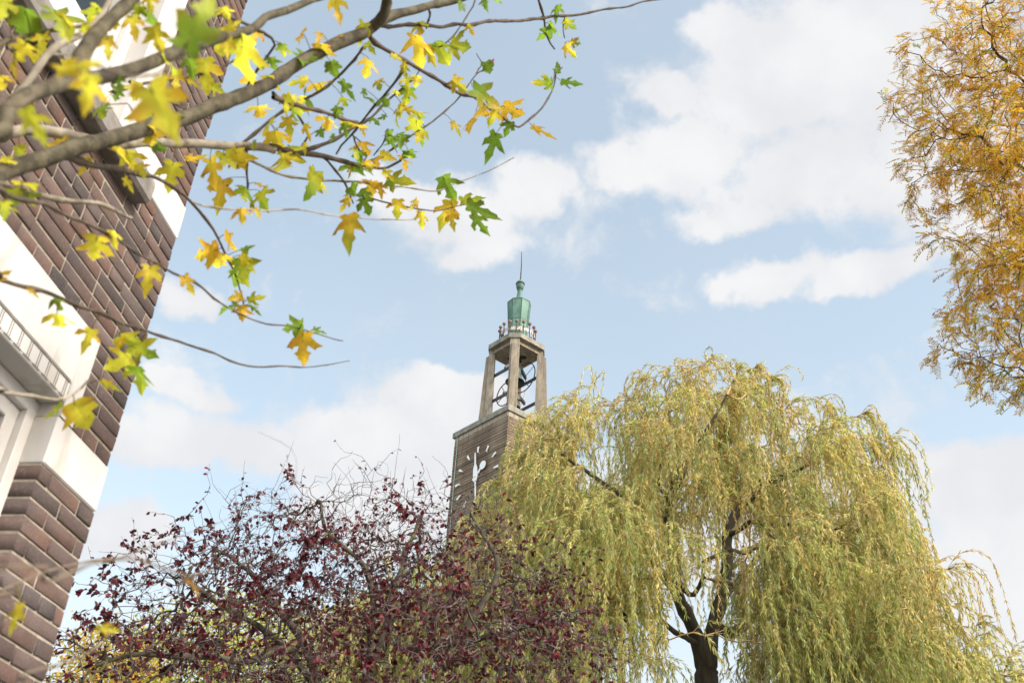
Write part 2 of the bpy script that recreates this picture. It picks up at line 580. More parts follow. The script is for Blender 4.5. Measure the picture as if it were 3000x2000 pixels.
def colonize(att, nodes, parents, step, infl, kill, iters=120, wander=0.15, lift=(0, 0, 0)):
    """space colonisation: grows nodes towards attraction points"""
    P = [np.asarray(p, float) for p in nodes]
    par = list(parents)
    att = np.asarray(att, float)
    best = np.full(len(att), 1e9)
    who = np.zeros(len(att), int)

    def update(lo):
        new = np.asarray(P[lo:])
        for c in range(0, len(new), 256):
            d = np.linalg.norm(att[:, None, :] - new[None, c:c + 256, :], axis=2)
            j = d.argmin(axis=1)
            dd = d[np.arange(len(att)), j]
            m = dd < best
            best[m] = dd[m]
            who[m] = lo + c + j[m]
    update(0)
    for it in range(iters):
        keep = best > kill
        att, best, who = att[keep], best[keep], who[keep]
        if len(att) == 0:
            break
        m = best < infl
        if not m.any():
            j = best.argmin()
            m = np.zeros(len(att), bool)
            m[j] = True
        ids, inv = np.unique(who[m], return_inverse=True)
        Pn = np.asarray([P[i] for i in ids])
        dirs = unit(att[m] - Pn[inv])
        acc = np.zeros((len(ids), 3))
        np.add.at(acc, inv, dirs)
        acc = unit(acc) + rng.normal(0, wander, acc.shape) + np.asarray(lift)
        lo = len(P)
        newp = Pn + unit(acc) * step
        for i, q in zip(ids, newp):
            P.append(q)
            par.append(int(i))
        if len(P) > 30000:
            break
        update(lo)
    return np.asarray(P), np.asarray(par)


def radii_of(par, tip, expo=2.4, cap=None):
    n = len(par)
    acc = np.zeros(n)
    r = np.zeros(n)
    for i in range(n - 1, -1, -1):
        r[i] = (acc[i] if acc[i] > 0 else tip ** expo) ** (1 / expo)
        if par[i] >= 0:
            acc[par[i]] += r[i] ** expo
    if cap is not None:
        r = np.minimum(r, cap)
    return r


def chains_of(P, par, r):
    n = len(P)
    kids = [[] for _ in range(n)]
    for i, p in enumerate(par):
        if p >= 0:
            kids[p].append(i)
    chains = []
    stack = [(i, None) for i in range(n) if par[i] < 0]
    while stack:
        start, prev = stack.pop()
        ch = [] if prev is None else [prev]
        i = start
        while True:
            ch.append(i)
            if not kids[i]:
                break
            ks = sorted(kids[i], key=lambda q: -r[q])
            for q in ks[1:]:
                stack.append((q, i))
            i = ks[0]
        if len(ch) > 1:
            chains.append(ch)
    return chains


def skeleton_geo(P, par, r, k_of, split=None, most=0):
    """tubes for all chains of a skeleton; returns Geo(s): thick part and thin part"""
    thick, thin = Geo(), Geo()
    by = {}
    own = {}
    if most:
        root = np.arange(len(P))
        for i_ in range(len(P)):
            if par[i_] >= 0:
                root[i_] = root[par[i_]]
        big = np.bincount(root[r >= split], minlength=len(P))
        for i_ in np.argsort(-big)[:most]:
            if big[i_] > 1:
                own[int(i_)] = Geo()
    for ch in chains_of(P, par, r):
        rr = r[ch].copy()
        if len(ch) > 1 and rr[0] > rr[1] * 1.6:
            rr[0] = rr[1] * 1.15
        if len(ch) > 2:
            rr[-1] *= 0.5
        if split is None:
            pieces = [(thick, ch, rr)]
        else:
            j = int(np.argmax(rr < split)) if (rr < split).any() else len(ch)
            pieces = []
            if j >= 2:
                pieces.append((thick, ch[:j + 1] if j < len(ch) else ch, rr[:j + 1] if j < len(ch) else rr))
                if len(ch) - j >= 2:
                    pieces.append((thin, ch[j:], rr[j:]))
            else:
                pieces.append((thin, ch, rr))
        for g, c_, r_ in pieces:
            if len(c_) < 2:
                continue
            if most and g is thick:
                g = own.get(int(root[c_[0]]), thin)
            by.setdefault((id(g), len(c_), k_of(r_.max())), (g, [], []))
            by[(id(g), len(c_), k_of(r_.max()))][1].append(P[c_])
            by[(id(g), len(c_), k_of(r_.max()))][2].append(r_)
    for (gid, s, k), (g, ps, rs) in by.items():
        V, Q = tubes(np.asarray(ps), np.asarray(rs), k)
        g.add(V, Q)
    if most:
        return [g for g in own.values() if g.n], thin
    return thick, thin


def pick_cols(n, palette, weights, jit=0.12):
    pal = np.asarray(palette, float)
    i = rng.choice(len(pal), n, p=np.asarray(weights) / np.sum(weights))
    c = pal[i] * rng.uniform(1 - jit, 1 + jit, (n, 1)) * rng.uniform(1 - jit / 2, 1 + jit / 2, (n, 3))
    return np.clip(c, 0.004, 0.9)

# ------------------------------------------------------------------ ground
bm = bmesh.new()
bmesh.ops.create_grid(bm, x_segments=2, y_segments=2, size=1500)
g = bm_obj('ground', bm, M['paving'])
tag(g, kind='structure')

# ------------------------------------------------------------------ brick house on the left
HC = np.array([4.0 * math.sin(RAD(-22.98)), 4.0 * math.cos(RAD(-22.98)), 0.0])   # far corner
WD = RAD(8.4)
ht = np.array([math.sin(WD), math.cos(WD), 0])
house = empty('brick_house', HC, math.atan2(-ht[1], -ht[0]))      # local x: back along the wall, y: outwards
tag(house, 'dark brick house corner with white stone bands and white framed windows at the left edge', 'house')
CO, Z0 = 0.0645, 3.182
zc = lambda k: Z0 + k * CO
OPEN_LOW = (0.407, 1.95, zc(-24), 3.43)
OPEN_UP = (0.65, 1.95, zc(21), zc(60))
HOLES = [(0.0, 0.407, zc(0), zc(3)), (0.314, 2.25, zc(3), zc(9)), OPEN_LOW, (0.39, 2.3, zc(19), zc(21)),
         (0.0, 0.65, zc(21), zc(24)), (0.50, 0.65, zc(24), zc(60)), OPEN_UP, (1.95, 2.10, zc(21), zc(60)), (1.95, 2.36, zc(0), zc(3))]
geo = Geo()
UMAX = 3.4
for k in range(-26, 66):
    za, zb = zc(k) + 0.005, zc(k + 1) - 0.0055
    zm = (za + zb) / 2
    cuts = [(a, b) for a, b, z0, z1 in HOLES if z0 - 0.001 < zm < z1 + 0.001]
    # bond: stretchers and headers in turn
    u = -[0.0, 0.055, 0.0, 0.11][k % 4]
    i = k
    edges = []
    while u < UMAX:
        L = 0.222 if (k % 2 == 0) else 0.111
        if k % 2 and rng.random() < 0.35:
            L = 0.222
        edges.append((u, u + L))
        u += L
    row = []
    for a, b in edges:
        spans = [(max(a, 0.0), min(b, UMAX))]
        for c0, c1 in cuts:
            nx = []
            for s0, s1 in spans:
                if c1 <= s0 or c0 >= s1:
                    nx.append((s0, s1))
                else:
                    if c0 > s0:
                        nx.append((s0, c0))
                    if c1 < s1:
                        nx.append((c1, s1))
            spans = nx
        row += spans
    merged = []
    for s0, s1 in row:
        if merged and abs(merged[-1][1] - s0) < 1e-6 and (s1 - s0 < 0.05 or merged[-1][1] - merged[-1][0] < 0.05):
            merged[-1] = (merged[-1][0], s1)
        else:
            merged.append((s0, s1))
    if True:
        for s0, s1 in merged:
            if s1 - s0 < 0.008:
                continue
            e0 = 0.0 if (s0 == 0.0 or any(abs(s0 - c1) < 1e-6 for _, c1 in cuts)) else 0.0035
            e1 = 0.0 if any(abs(s1 - c0) < 1e-6 for c0, _ in cuts) else 0.0035
            x0, x1 = s0 + e0 + rng.uniform(0, .002), s1 - e1 - rng.uniform(0, .002)
            if s0 == 0.0:
                x0 += rng.uniform(-0.004, 0.005)
            yo = rng.uniform(-0.003, 0.002)
            zA, zB = za + rng.uniform(-.0015, .0015), zb + rng.uniform(-.0015, .0015)
            be = 0.0027
            rot = rng.uniform(-.0015, .0015)
            xs = [x0, x1, x1, x0]
            zs = [zA + rot, zA - rot, zB - rot, zB + rot]
            V = [(xs[q], -0.105, zs[q]) for q in range(4)] + [(xs[q], yo - be, zs[q]) for q in range(4)]
            inx = [x0 + be, x1 - be, x1 - be, x0 + be]
            inz = [zs[0] + be, zs[1] + be, zs[2] - be, zs[3] - be]
            V += [(inx[q] + rng.uniform(-.0022, .0022), yo + rng.uniform(-.002, .0015), inz[q] + rng.uniform(-.0022, .0022)) for q in range(4)]
            F = [(8, 11, 10, 9)]
            for q in range(4):
                q2 = (q + 1) % 4
                F += [(q, 4 + q, 4 + q2, q2), (4 + q, 8 + q, 8 + q2, 4 + q2)]
            base = np.array([(0.150, 0.104, 0.088), (0.138, 0.098, 0.085), (0.122, 0.091, 0.082), (0.162, 0.106, 0.086), (0.102, 0.082, 0.076), (0.142, 0.108, 0.096)])[rng.choice(6, p=[.27, .26, .16, .1, .08, .13])]
            cb = np.tile(base * rng.uniform(0.66, 1.02) * (.96, .99, 1.03), (12, 1))
            # fired ends: one end of many bricks is redder
            if rng.random() < 0.4:
                cb[[0, 3, 4, 7, 8, 11]] *= (1.35, 1.12, 1.0)
            geo.add(V, F, cb)
geo.build('wall', M['brick'], house)
# mortar bed behind the brick faces, with the openings left free
bm = bmesh.new()
MY0, MY1 = -0.30, -0.0065
T = zc(66)
B = zc(-26)
for r in ((0.004, 0.4045, B, T), (0.4045, 1.955, OPEN_LOW[3] + .004, OPEN_UP[2] - .004), (0.4045, 0.6475, OPEN_UP[2] - .004, T), (0.6475, 1.955, OPEN_UP[3], T), (1.955, UMAX, B, T)):
    add_box(bm, r[0], r[1], MY0, MY1, r[2], r[3])
bm_obj('mortar', bm, M['mortar'], house)
# the rest of the house
bm = bmesh.new()
add_box(bm, 0.006, 9.0, -7.0, -0.55, 0, 9.2)
add_box(bm, 0.004, UMAX + .001, -0.55, -0.004, 0, B)
add_box(bm, 0.004, UMAX + .001, -0.55, -0.004, T, 9.2)
add_box(bm, UMAX + .001, 9.0, -0.55, -0.003, 0, 9.2)
add_box(bm, 0.006, 0.4045, -0.55, -0.301, B, T)
bm_obj('side_walls', bm, M['house_brick'], house)
bm = bmesh.new()
add_prism(bm, [(-0.5, 0.5), (9.5, 0.5), (9.5, -7.5), (-0.5, -7.5)], 9.2, 9.35)
add_prism(bm, [(-0.5, 0.5), (9.5, 0.5), (9.5, -7.5), (-0.5, -7.5)], 9.35, 12.2, [(3.0, -3.4), (6.0, -3.4), (6.0, -3.6), (3.0, -3.6)])
bm_obj('roof', bm, M['roof_tile'], house)


def stone(name, u0, u1, z0, z1, y1=0.004, y0=-0.26, bev=0.006):
    return box_obj(name, (u0, u1, y0, y1, z0, z1), M['stone'], house, bev)


stone('quoin_stone', -0.003, 0.409, zc(0) + .002, zc(3) - .001)
stone('quoin_stone', 1.948, 2.36, zc(0) + .002, zc(3) - .001)
# lintel with its ear reaching down beside the opening, one outline
bm = bmesh.new()
out = [(0.314, zc(3) + .002), (0.405, zc(3) + .002), (0.405, 3.515), (1.952, 3.515), (1.952, zc(3) + .002), (2.25, zc(3) + .002), (2.25, zc(9) - .003), (0.314, zc(9) - .003)]
fr = [bm.verts.new((x, 0.005, z)) for x, z in out]
bk = [bm.verts.new((x, -0.26, z)) for x, z in out]
bm.faces.new(fr)
bm.faces.new(bk[::-1])
for i in range(len(out)):
    j = (i + 1) % len(out)
    bm.faces.new((fr[i], fr[j], bk[j], bk[i]))
bmesh.ops.triangulate(bm, faces=[f for f in bm.faces if len(f.verts) > 4])
lint = bm_obj('lintel', bm, M['stone'], house)
# lower lip of the lintel with the dressed strip: dark joint line, paired ribs, flashing edge
box_obj('lip', (0.408, 1.949, -0.24, 0.006, 3.430, 3.512), M['stone'], lint, 0.004)
bm = bmesh.new()
add_box(bm, 0.418, 1.94, 0.004, 0.0095, 3.507, 3.518)
u = 0.418
while u < 1.9:
    add_box(bm, u, u + 0.047, 0.0055, 0.0090, 3.438, 3.4435)
    add_box(bm, u + 0.053, u + 0.057, 0.0055, 0.0085, 3.4395, 3.4425)
    u += 0.0635
u = 0.43
while u < 1.9:
    add_box(bm, u, u + 0.0035, 0.0055, 0.0075, 3.446, 3.508)
    add_box(bm, u + 0.012, u + 0.0155, 0.0055, 0.0075, 3.446, 3.508)
    u += 0.0635
bm_obj('moulding', bm, M['grey_stone'], lint)
stone('band_stone', -0.004, 0.652, zc(21) + .001, zc(24) - .002)
stone('jamb_stone', 0.499, 0.651, zc(24), zc(60) - .002, y1=0.007)
stone('jamb_stone', 1.949, 2.101, zc(21) + .001, zc(60) - .002, y1=0.007)
stone('lintel', 0.40, 2.2, zc(60), zc(65), y1=0.006)
# projecting grey sill under the upper window, with a rounded nose
bm = bmesh.new()
prof = [(-0.2, zc(19) + .004), (0.058, zc(19) - .002), (0.072, zc(19) + .012), (0.074, zc(20) + .02), (0.066, zc(21) - .012), (0.048, zc(21) - .001), (-0.2, zc(21) + .012)]
rows = []
for x in (0.391, 2.29):
    rows.append([bm.verts.new((x, y, z)) for y, z in prof])
n = len(prof)
bm.faces.new(rows[0])
bm.faces.new(rows[1][::-1])
for i in range(n):
    bm.faces.new((rows[0][i], rows[1][i], rows[1][(i + 1) % n], rows[0][(i + 1) % n]))
bm_obj('window_sill', bm, M['grey_stone'], house)


def window(u0, u1, z0, z1, y, casements):
    wdw = box_obj('window', (u0 + .07, u1 - .07, y - .085, y - .08, z0 + .07, z1 - .07), M['glass'], house)
    wdw.name = 'window'
    bm = bmesh.new()
    fw = 0.055
    for r in ((u0, u0 + fw, z0, z1), (u1 - fw, u1, z0, z1), (u0 + fw, u1 - fw, z1 - fw, z1), (u0 + fw, u1 - fw, z0, z0 + fw)):
        add_box(bm, r[0], r[1], y - .09, y, r[2], r[3], 0.003)
    bm_obj('frame', bm, M['white_paint'], wdw)
    step = (u1 - u0 - 2 * fw) / casements
    for c in range(casements):
        a, b = u0 + fw + c * step + .002, u0 + fw + (c + 1) * step - .002
        bm = bmesh.new()
        sw = 0.062
        for r in ((a, a + sw, z0 + fw, z1 - fw), (b - sw, b, z0 + fw, z1 - fw), (a + sw, b - sw, z1 - fw - sw, z1 - fw), (a + sw, b - sw, z0 + fw, z0 + fw + sw)):
            add_box(bm, r[0], r[1], y - .075, y - .028, r[2] + .001, r[3] - .001, 0.004)
        mid = z0 + (z1 - z0) * .7
        add_box(bm, a + sw, b - sw, y - .07, y - .035, mid, mid + .03)
        bm_obj('casement', bm, M['white_paint'], wdw)
    return wdw


window(0.402, 1.953, OPEN_LOW[2], 3.428, -0.092, 2)
up_win = window(0.652, 1.948, zc(21) + .012, zc(60), -0.085, 3)
box_obj('transom', (0.71, 1.89, -0.115, -0.10, zc(22) + .05, zc(27)), M['white_paint'], up_win, 0.004)

# ------------------------------------------------------------------ bell tower
TX, TY = 0.26, 43.0
TROT = RAD(5.0)
# local frame: +x along the right corner diagonal, -y towards the front corner
tower = empty('bell_tower', (TX, TY, 0), -TROT)
tag(tower, 'square brick bell tower with open concrete lantern and green copper top behind the willow', 'tower')


def dia(d):
    return [(d, 0), (0, d), (-d, 0), (0, -d)]


# shaft: courses step in and out a little, as the photographed edge does
ZT = 24.74
bm = bmesh.new()
zz = [0.0, 12.0]
vs = []
levels = [(0.0, 2.715), (12.0, 2.715)]
z = 12.0
while z < ZT - .15:
    levels += [(z + .002, 2.724), (z + .075, 2.724), (z + .077, 2.711), (z + .148, 2.711)]
    z += 0.15
levels.append((ZT, 2.708))
rings = [[bm.verts.new((x, y, zz_)) for x, y in dia(d)] for zz_, d in levels]
for a, b in zip(rings, rings[1:]):
    for i in range(4):
        bm.faces.new((a[i], a[(i + 1) % 4], b[(i + 1) % 4], b[i]))
bm.faces.new(rings[-1])
bm.faces.new(rings[0][::-1])
bm_obj('brick_shaft', bm, M['tower_brick'], tower)
# frieze of pale blocks below the cap
S2 = math.sqrt(.5)
fz = bmesh.new()
dk = bmesh.new()
add_prism(dk, dia(2.69), ZT + .001, 25.0)
bm_obj('frieze_ground', dk, M['near_black'], tower)
for q in range(4):
    a = np.array(dia(2.735)[q])
    b = np.array(dia(2.735)[(q + 1) % 4])
    tdir = (b - a) / np.linalg.norm(b - a)
    nrm = np.array([tdir[1], -tdir[0]])
    Lf = np.linalg.norm(b - a)
    x = 0.03
    while x < Lf - .1:
        wd = min(rng.choice([0.30, 0.34, 0.10]), Lf - .03 - x)
        p0, p1 = a + tdir * x, a + tdir * (x + wd)
        poly = [p0, p1, p1 - nrm * .12, p0 - nrm * .12]
        poly = [tuple(p) for p in poly]
        add_prism(fz, poly[::-1], ZT + .004, 24.995)
        x += wd + .028
bm_obj('frieze', fz, M['light_stone'], tower)
bm = bmesh.new()
add_prism(bm, dia(2.845), 25.0, 25.27)
add_prism(bm, dia(2.845), 25.271, 25.34, dia(2.74))
bm_obj('cap', bm, M['cap_stone'], tower)


def rot2(p, a):
    return (p[0] * math.cos(a) - p[1] * math.sin(a), p[0] * math.sin(a) + p[1] * math.cos(a))


# four pillars on the diagonals: square post under the canopy and a lower tapering fin outside it
ZP0, ZP1 = 25.345, 29.93
for q in range(4):
    a = q * math.pi / 2
    bm = bmesh.new()
    add_prism(bm, [rot2(p, a) for p in ((1.03, -.235), (1.39, -.235), (1.39, .235), (1.03, .235))], ZP0, ZP1,
              [rot2(p, a) for p in ((1.06, -.225), (1.34, -.225), (1.34, .225), (1.06, .225))])
    pil = bm_obj('pillar', bm, M['concrete'], tower)
    bm = bmesh.new()
    b4 = [rot2(p, a) for p in ((1.38, -.13), (1.68, -.13), (1.68, .13), (1.38, .13))]
    t4 = [rot2(p, a) for p in ((1.335, -.12), (1.50, -.12), (1.50, .12), (1.335, .12))]
    vb = [bm.verts.new((x, y, ZP0)) for x, y in b4]
    vt = [bm.verts.new((x, y, 29.68 if i in (0, 3) else 29.55)) for i, (x, y) in enumerate(t4)]
    bm.faces.new(vb[::-1])
    bm.faces.new(vt)
    for i in range(4):
        bm.faces.new((vb[i], vb[(i + 1) % 4], vt[(i + 1) % 4], vt[i]))
    bm_obj('fin', bm, M['concrete'], pil)


def chamfered(r, h):
    out = []
    for q in range(4):
        a = q * math.pi / 2
        out += [rot2((r, -h), a), rot2((r, h), a)]
    return out


bm = bmesh.new()
add_prism(bm, chamfered(1.40, .285), 29.935, 30.20)
can = bm_obj('canopy', bm, M['cap_stone'], tower)
bm = bmesh.new()
add_prism(bm, chamfered(1.17, .21), 29.70, 29.934)
bm_obj('ring_beam', bm, M['concrete'], can)
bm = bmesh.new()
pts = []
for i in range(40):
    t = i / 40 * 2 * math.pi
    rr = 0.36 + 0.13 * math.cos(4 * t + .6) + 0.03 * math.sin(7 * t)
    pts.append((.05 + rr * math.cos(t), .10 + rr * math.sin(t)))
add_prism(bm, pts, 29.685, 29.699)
bm_obj('dark_patch', bm, M['near_black'], can)  # thin dark lobed plate on the underside of the ring beam

# crown railing with ball-topped posts and a rusted scalloped band
NP = 16
CR = 0.885
bm = bmesh.new()
SEG = NP * 6
for i in range(SEG):
    pass
inner, outer = [], []
for i in range(SEG):
    t = 2 * math.pi * i / SEG
    ph = (i % 6) / 6.0
    sag = 0.05 * math.sin(math.pi * ph)
    z0, z1 = 30.72 + sag * .6, 30.99 - sag
    c, s = math.cos(t), math.sin(t)
    rr = CR - .0 + 0.015 * math.sin(math.pi * ph)
    outer.append((bm.verts.new((rr * c, rr * s, z0)), bm.verts.new((rr * c, rr * s, z1))))
    inner.append((bm.verts.new(((rr - .015) * c, (rr - .015) * s, z0)), bm.verts.new(((rr - .015) * c, (rr - .015) * s, z1))))
for i in range(SEG):
    j = (i + 1) % SEG
    bm.faces.new((outer[i][0], outer[j][0], outer[j][1], outer[i][1]))
    bm.faces.new((inner[j][0], inner[i][0], inner[i][1], inner[j][1]))
    bm.faces.new((outer[i][1], outer[j][1], inner[j][1], inner[i][1]))
    bm.faces.new((outer[j][0], outer[i][0], inner[i][0], inner[j][0]))
crown = bm_obj('crown_railing', bm, M['rust'], tower)
post0 = None
for i in range(NP):
    if post0 is None:
        bm = bmesh.new()
        add_lathe(bm, [(.022, 30.20), (.022, 31.14), (.035, 31.15), (.078, 31.19), (.096, 31.245), (.086, 31.30), (.05, 31.335), (.008, 31.345)], 0, 0, 10)
        o = bm_obj('post', bm, M['rust_ball'], crown, True)
        post0 = o
    else:
        o = post0.copy()
        COL.objects.link(o)
        o.parent = crown
    t = 2 * math.pi * i / NP + RAD(-90)
    o.location = ((CR + .03) * math.cos(t), (CR + .03) * math.sin(t), 0)

# copper turret: octagon widening upwards, seams, lid, concave neck, ball and rod
OCT = RAD(22.5) + RAD(-5)
def octa(r):
    return [(r * math.cos(OCT + i * math.pi / 4), r * math.sin(OCT + i * math.pi / 4)) for i in range(8)]
bm = bmesh.new()
prof = [(0.445, 30.203), (0.535, 31.75), (0.615, 32.93), (0.60, 32.985), (0.30, 33.12)]
rings = [[bm.verts.new((x, y, z_)) for x, y in octa(r)] for r, z_ in prof]
for a, b in zip(rings, rings[1:]):
    for i in range(8):
        bm.faces.new((a[i], a[(i + 1) % 8], b[(i + 1) % 8], b[i]))
bm.faces.new(rings[-1])
bm.faces.new(rings[0][::-1])
tur = bm_obj('copper_turret', bm, M['copper'], tower)
P, R = [], []
for i in range(8):
    P.append([(*octa(r + .004)[i], z_) for r, z_ in prof[:3]])
    R.append([.012] * 3)
sg = Geo()
V, Q = tubes(P, R, 4)
sg.add(V, Q)
for r, z_, rad in ((0.539, 31.75, .010), (0.619, 32.935, .018), (0.40, 30.32, .012)):
    ring = np.array([(*p, z_) for p in octa(r)] + [(*octa(r)[0], z_)])
    for i in range(8):
        V, Q = tubes([ring[i:i + 2]], [[rad, rad]], 4)
        sg.add(V, Q)
sg.build('seam', M['copper_seam'], tur)
bm = bmesh.new()
add_lathe(bm, [(.33, 33.10), (.26, 33.16), (.19, 33.30), (.145, 33.50), (.125, 33.70), (.13, 33.80), (.155, 33.84), (.13, 33.88)], 0, 0, 8, OCT)
fin = bm_obj('neck', bm, M['copper'], tur)
bm = bmesh.new()
add_lathe(bm, [(.10, 33.86), (.15, 33.90), (.195, 34.0), (.213, 34.13), (.21, 34.24), (.225, 34.245), (.225, 34.275), (.205, 34.28), (.185, 34.37), (.14, 34.45), (.075, 34.50), (.03, 34.53)], 0, 0, 20)
bl = bm_obj('ball', bm, M['copper'], tur, True)
bm = bmesh.new()
add_lathe(bm, [(.228, 34.22), (.236, 34.225), (.236, 34.29), (.228, 34.295)], 0, 0, 20)
bm_obj('rim', bm, M['dark_iron'], bl, True)
V, Q = tubes([[(0, 0, 34.5), (.01, 0, 35.4), (-.02, 0, 36.45)]], [[.034, .028, .014]], 6)
np_mesh('lightning_rod', V, Q, M['dark_iron'], tur)

# steel beams that carry the bells, along the left face direction
dl = np.array([1, -1]) * S2       # left corner -> front corner
dn = np.array([1, 1]) * S2        # axle direction, left face -> right-back face


def bar(bm, p, q, w, h):
    p, q = np.array(p, float), np.array(q, float)
    t = unit(q - p)
    sd = unit(np.cross(t, (0, 0, 1))) * w / 2
    up = np.array((0, 0, h / 2))
    vs = []
    for e in (p, q):
        for s1, s2 in ((-1, -1), (1, -1), (1, 1), (-1, 1)):
            vs.append(bm.verts.new(tuple(e + sd * s1 + up * s2)))
    for f in ((0, 1, 2, 3), (7, 6, 5, 4), (0, 4, 5, 1), (1, 5, 6, 2), (2, 6, 7, 3), (3, 7, 4, 0)):
        bm.faces.new([vs[i] for i in f])


for zb in (28.50, 27.05):
    for p, q in (((-1.10, 0), (0, -1.10)), ((0, 1.10), (1.10, 0))):
        bm = bmesh.new()
        bar(bm, (*p, zb + .055), (*q, zb + .055), .09, .02)
        bar(bm, (*p, zb), (*q, zb), .025, .09)
        bar(bm, (*p, zb - .055), (*q, zb - .055), .09, .02)
        bm_obj('beam', bm, M['steel'], tower)


# clocks on the two visible faces
def clock(face_dir):
    ang = math.atan2(face_dir[1], face_dir[0])
    root = bmesh.new()
    add_lathe(root, [(.10, 0), (.10, .10), (.05, .14), (.02, .15)], 0, 0, 16)
    hub = bm_obj('clock', root, M['clock_white'], tower)
    apo = 2.735 * S2
    nrm = Vector((face_dir[0], face_dir[1], 0)).normalized()
    X = Vector((-nrm.y, nrm.x, 0))
    Zv = Vector((0, 0, 1))
    hub.matrix_local = Matrix(((X.x, Zv.x, nrm.x, nrm.x * (apo + .01)), (X.y, Zv.y, nrm.y, nrm.y * (apo + .01)), (X.z, Zv.z, nrm.z, 22.33), (0, 0, 0, 1)))
    mk = None
    for h in range(12):
        if mk is None:
            b_ = bmesh.new()
            pts_ = [(-.028, 1.20), (.028, 1.20), (.060, 1.49), (-.060, 1.49)]
            add_prism(b_, pts_, 0.03, .06)
            add_prism(b_, [(-.015, 1.2), (.015, 1.2), (.015, 1.24), (-.015, 1.24)], -.03, .029)
            add_prism(b_, [(-.015, 1.42), (.015, 1.42), (.015, 1.46), (-.015, 1.46)], -.03, .029)
            mk = o_ = bm_obj('hour_marker', b_, M['clock_white'], hub)
        else:
            o_ = mk.copy()
            COL.objects.link(o_)
            o_.parent = hub
        o_.rotation_euler = (0, 0, -h * math.pi / 6)
    b_ = bmesh.new()
    add_prism(b_, [(-.10, -.28), (.10, -.28), (.15, .10), (.13, .42), (.05, .62), (.035, 1.22), (-.035, 1.22), (-.05, .62), (-.13, .42), (-.15, .10)], .09, .11)
    add_prism(b_, [(-.035, -1.2), (.035, -1.2), (.045, -.279), (-.045, -.279)], .09, .11)
    mh = bm_obj('minute_hand', b_, M['clock_white'], hub)
    mh.rotation_euler = (0, 0, RAD(6))
    b_ = bmesh.new()
    disc = [(.21 * math.cos(t), .60 + .21 * math.sin(t)) for t in np.linspace(-math.pi * .42, math.pi * 1.42, 22)]
    add_prism(b_, [(-.09, -.25), (.09, -.25)] + disc, .06, .08)
    hh = bm_obj('hour_hand', b_, M['clock_white'], hub)
    hh.rotation_euler = (0, 0, RAD(-48))
    return hub


clock((-S2, -S2))
clock((S2, -S2))
V, Q = tubes([[(-2.56, -.19, 12), (-2.55, -.22, 20), (-2.56, -.2, 24.98), (-2.66, -.21, 25.0), (-2.66, -.21, 25.3)]], [[.022] * 5], 5)
np_mesh('cable', V, Q, M['verdigris_cable'], tower)


# ------------------------------------------------------------------ the two bells
def torus_np(center, axis, R_, r_, seg=44, k=6):
    axis = unit(axis)
    u_ = unit(np.cross(axis, (0, 0, 1)))
    v_ = np.cross(axis, u_)
    t = np.linspace(0, 2 * math.pi, seg + 1)
    P_ = np.asarray(center) + R_ * (np.cos(t)[:, None] * u_ + np.sin(t)[:, None] * v_)
    return tubes([P_], [[r_] * (seg + 1)], k)


def bell(name, label, z_mouth, h, r, z_axle, wheel_side, wheel_r, off):
    ca, sa = math.cos(-TROT), math.sin(-TROT)
    root = empty(name, (TX + off[0], TY + off[1], z_mouth), -TROT)
    tag(root, label, 'bell')
    bm_ = bmesh.new()
    prof = [(r * .93, .05), (r, 0.0), (r * 1.0, .035), (r * .90, .10 * h), (r * .76, .24 * h), (r * .65, .42 * h), (r * .58, .65 * h), (r * .55, .82 * h), (r * .48, .92 * h), (r * .30, .985 * h), (.05, h)]
    pr_in = [(.04, h * .9), (r * .42, h * .86), (r * .5, h * .65), (r * .6, h * .38), (r * .78, h * .14), (r * .93, .05)]
    add_lathe(bm_, pr_in + prof[1:], 0, 0, 32)
    bm_obj('bell_body', bm_, M['bronze'], root, True)
    V_, Q_ = tubes([[(0, 0, h * .8), (.03, 0, h * .1)]], [[.03, .035]], 6)
    np_mesh('clapper', V_, Q_, M['dark_iron'], root)
    d3 = np.array([dn[0], dn[1], 0])
    l3 = np.array([dl[0], dl[1], 0])
    za = z_axle - z_mouth
    bm_ = bmesh.new()
    top = np.array((0, 0, h + .12))
    bar(bm_, top - d3 * r * .75, top + d3 * r * .75, .16, .22)
    for s_ in (-1, 1):
        pa = top + d3 * s_ * r * .70
        pb = np.array((0, 0, za + .25)) + d3 * s_ * (r * 1.18)
        pc = np.array((0, 0, za + .12)) + d3 * s_ * .70
        bar(bm_, pa, pb, .15, .17)
        bar(bm_, pb + np.array((0, 0, .06)), pc, .12, .16)
    bm_obj('yoke', bm_, M['steel'], root)
    g_ = Geo()
    wc = np.array((0, 0, za + .12)) + d3 * wheel_side * .58
    V_, Q_ = torus_np(wc, d3, wheel_r, .028)
    g_.add(V_, Q_)
    for ang in (0.5, 0.5 + math.pi / 2):
        e = math.cos(ang) * l3 + math.sin(ang) * np.array((0, 0, 1))
        V_, Q_ = tubes([[wc - e * wheel_r, wc + e * wheel_r]], [[.018, .018]], 4)
        g_.add(V_, Q_)
    g_.build('wheel', M['dark_iron'], root)
    pr = wc - np.array((0, 0, wheel_r)) + l3 * .15
    V_, Q_ = tubes([[pr, pr - np.array((0, 0, .9)) - l3 * .35]], [[.008, .008]], 3)
    np_mesh('bell_rope', V_, Q_, M['dark_iron'], root)
    return root


bell('bell', 'larger green bronze bell hanging at the top of the concrete lantern, wheel on its right', 28.18, .86, .48, 28.60, 1, .80, (0, 0))
bell('bell', 'smaller dark bell hanging low in the concrete lantern, wheel on its left', 26.72, .56, .33, 27.15, -1, .62, (0, 0))

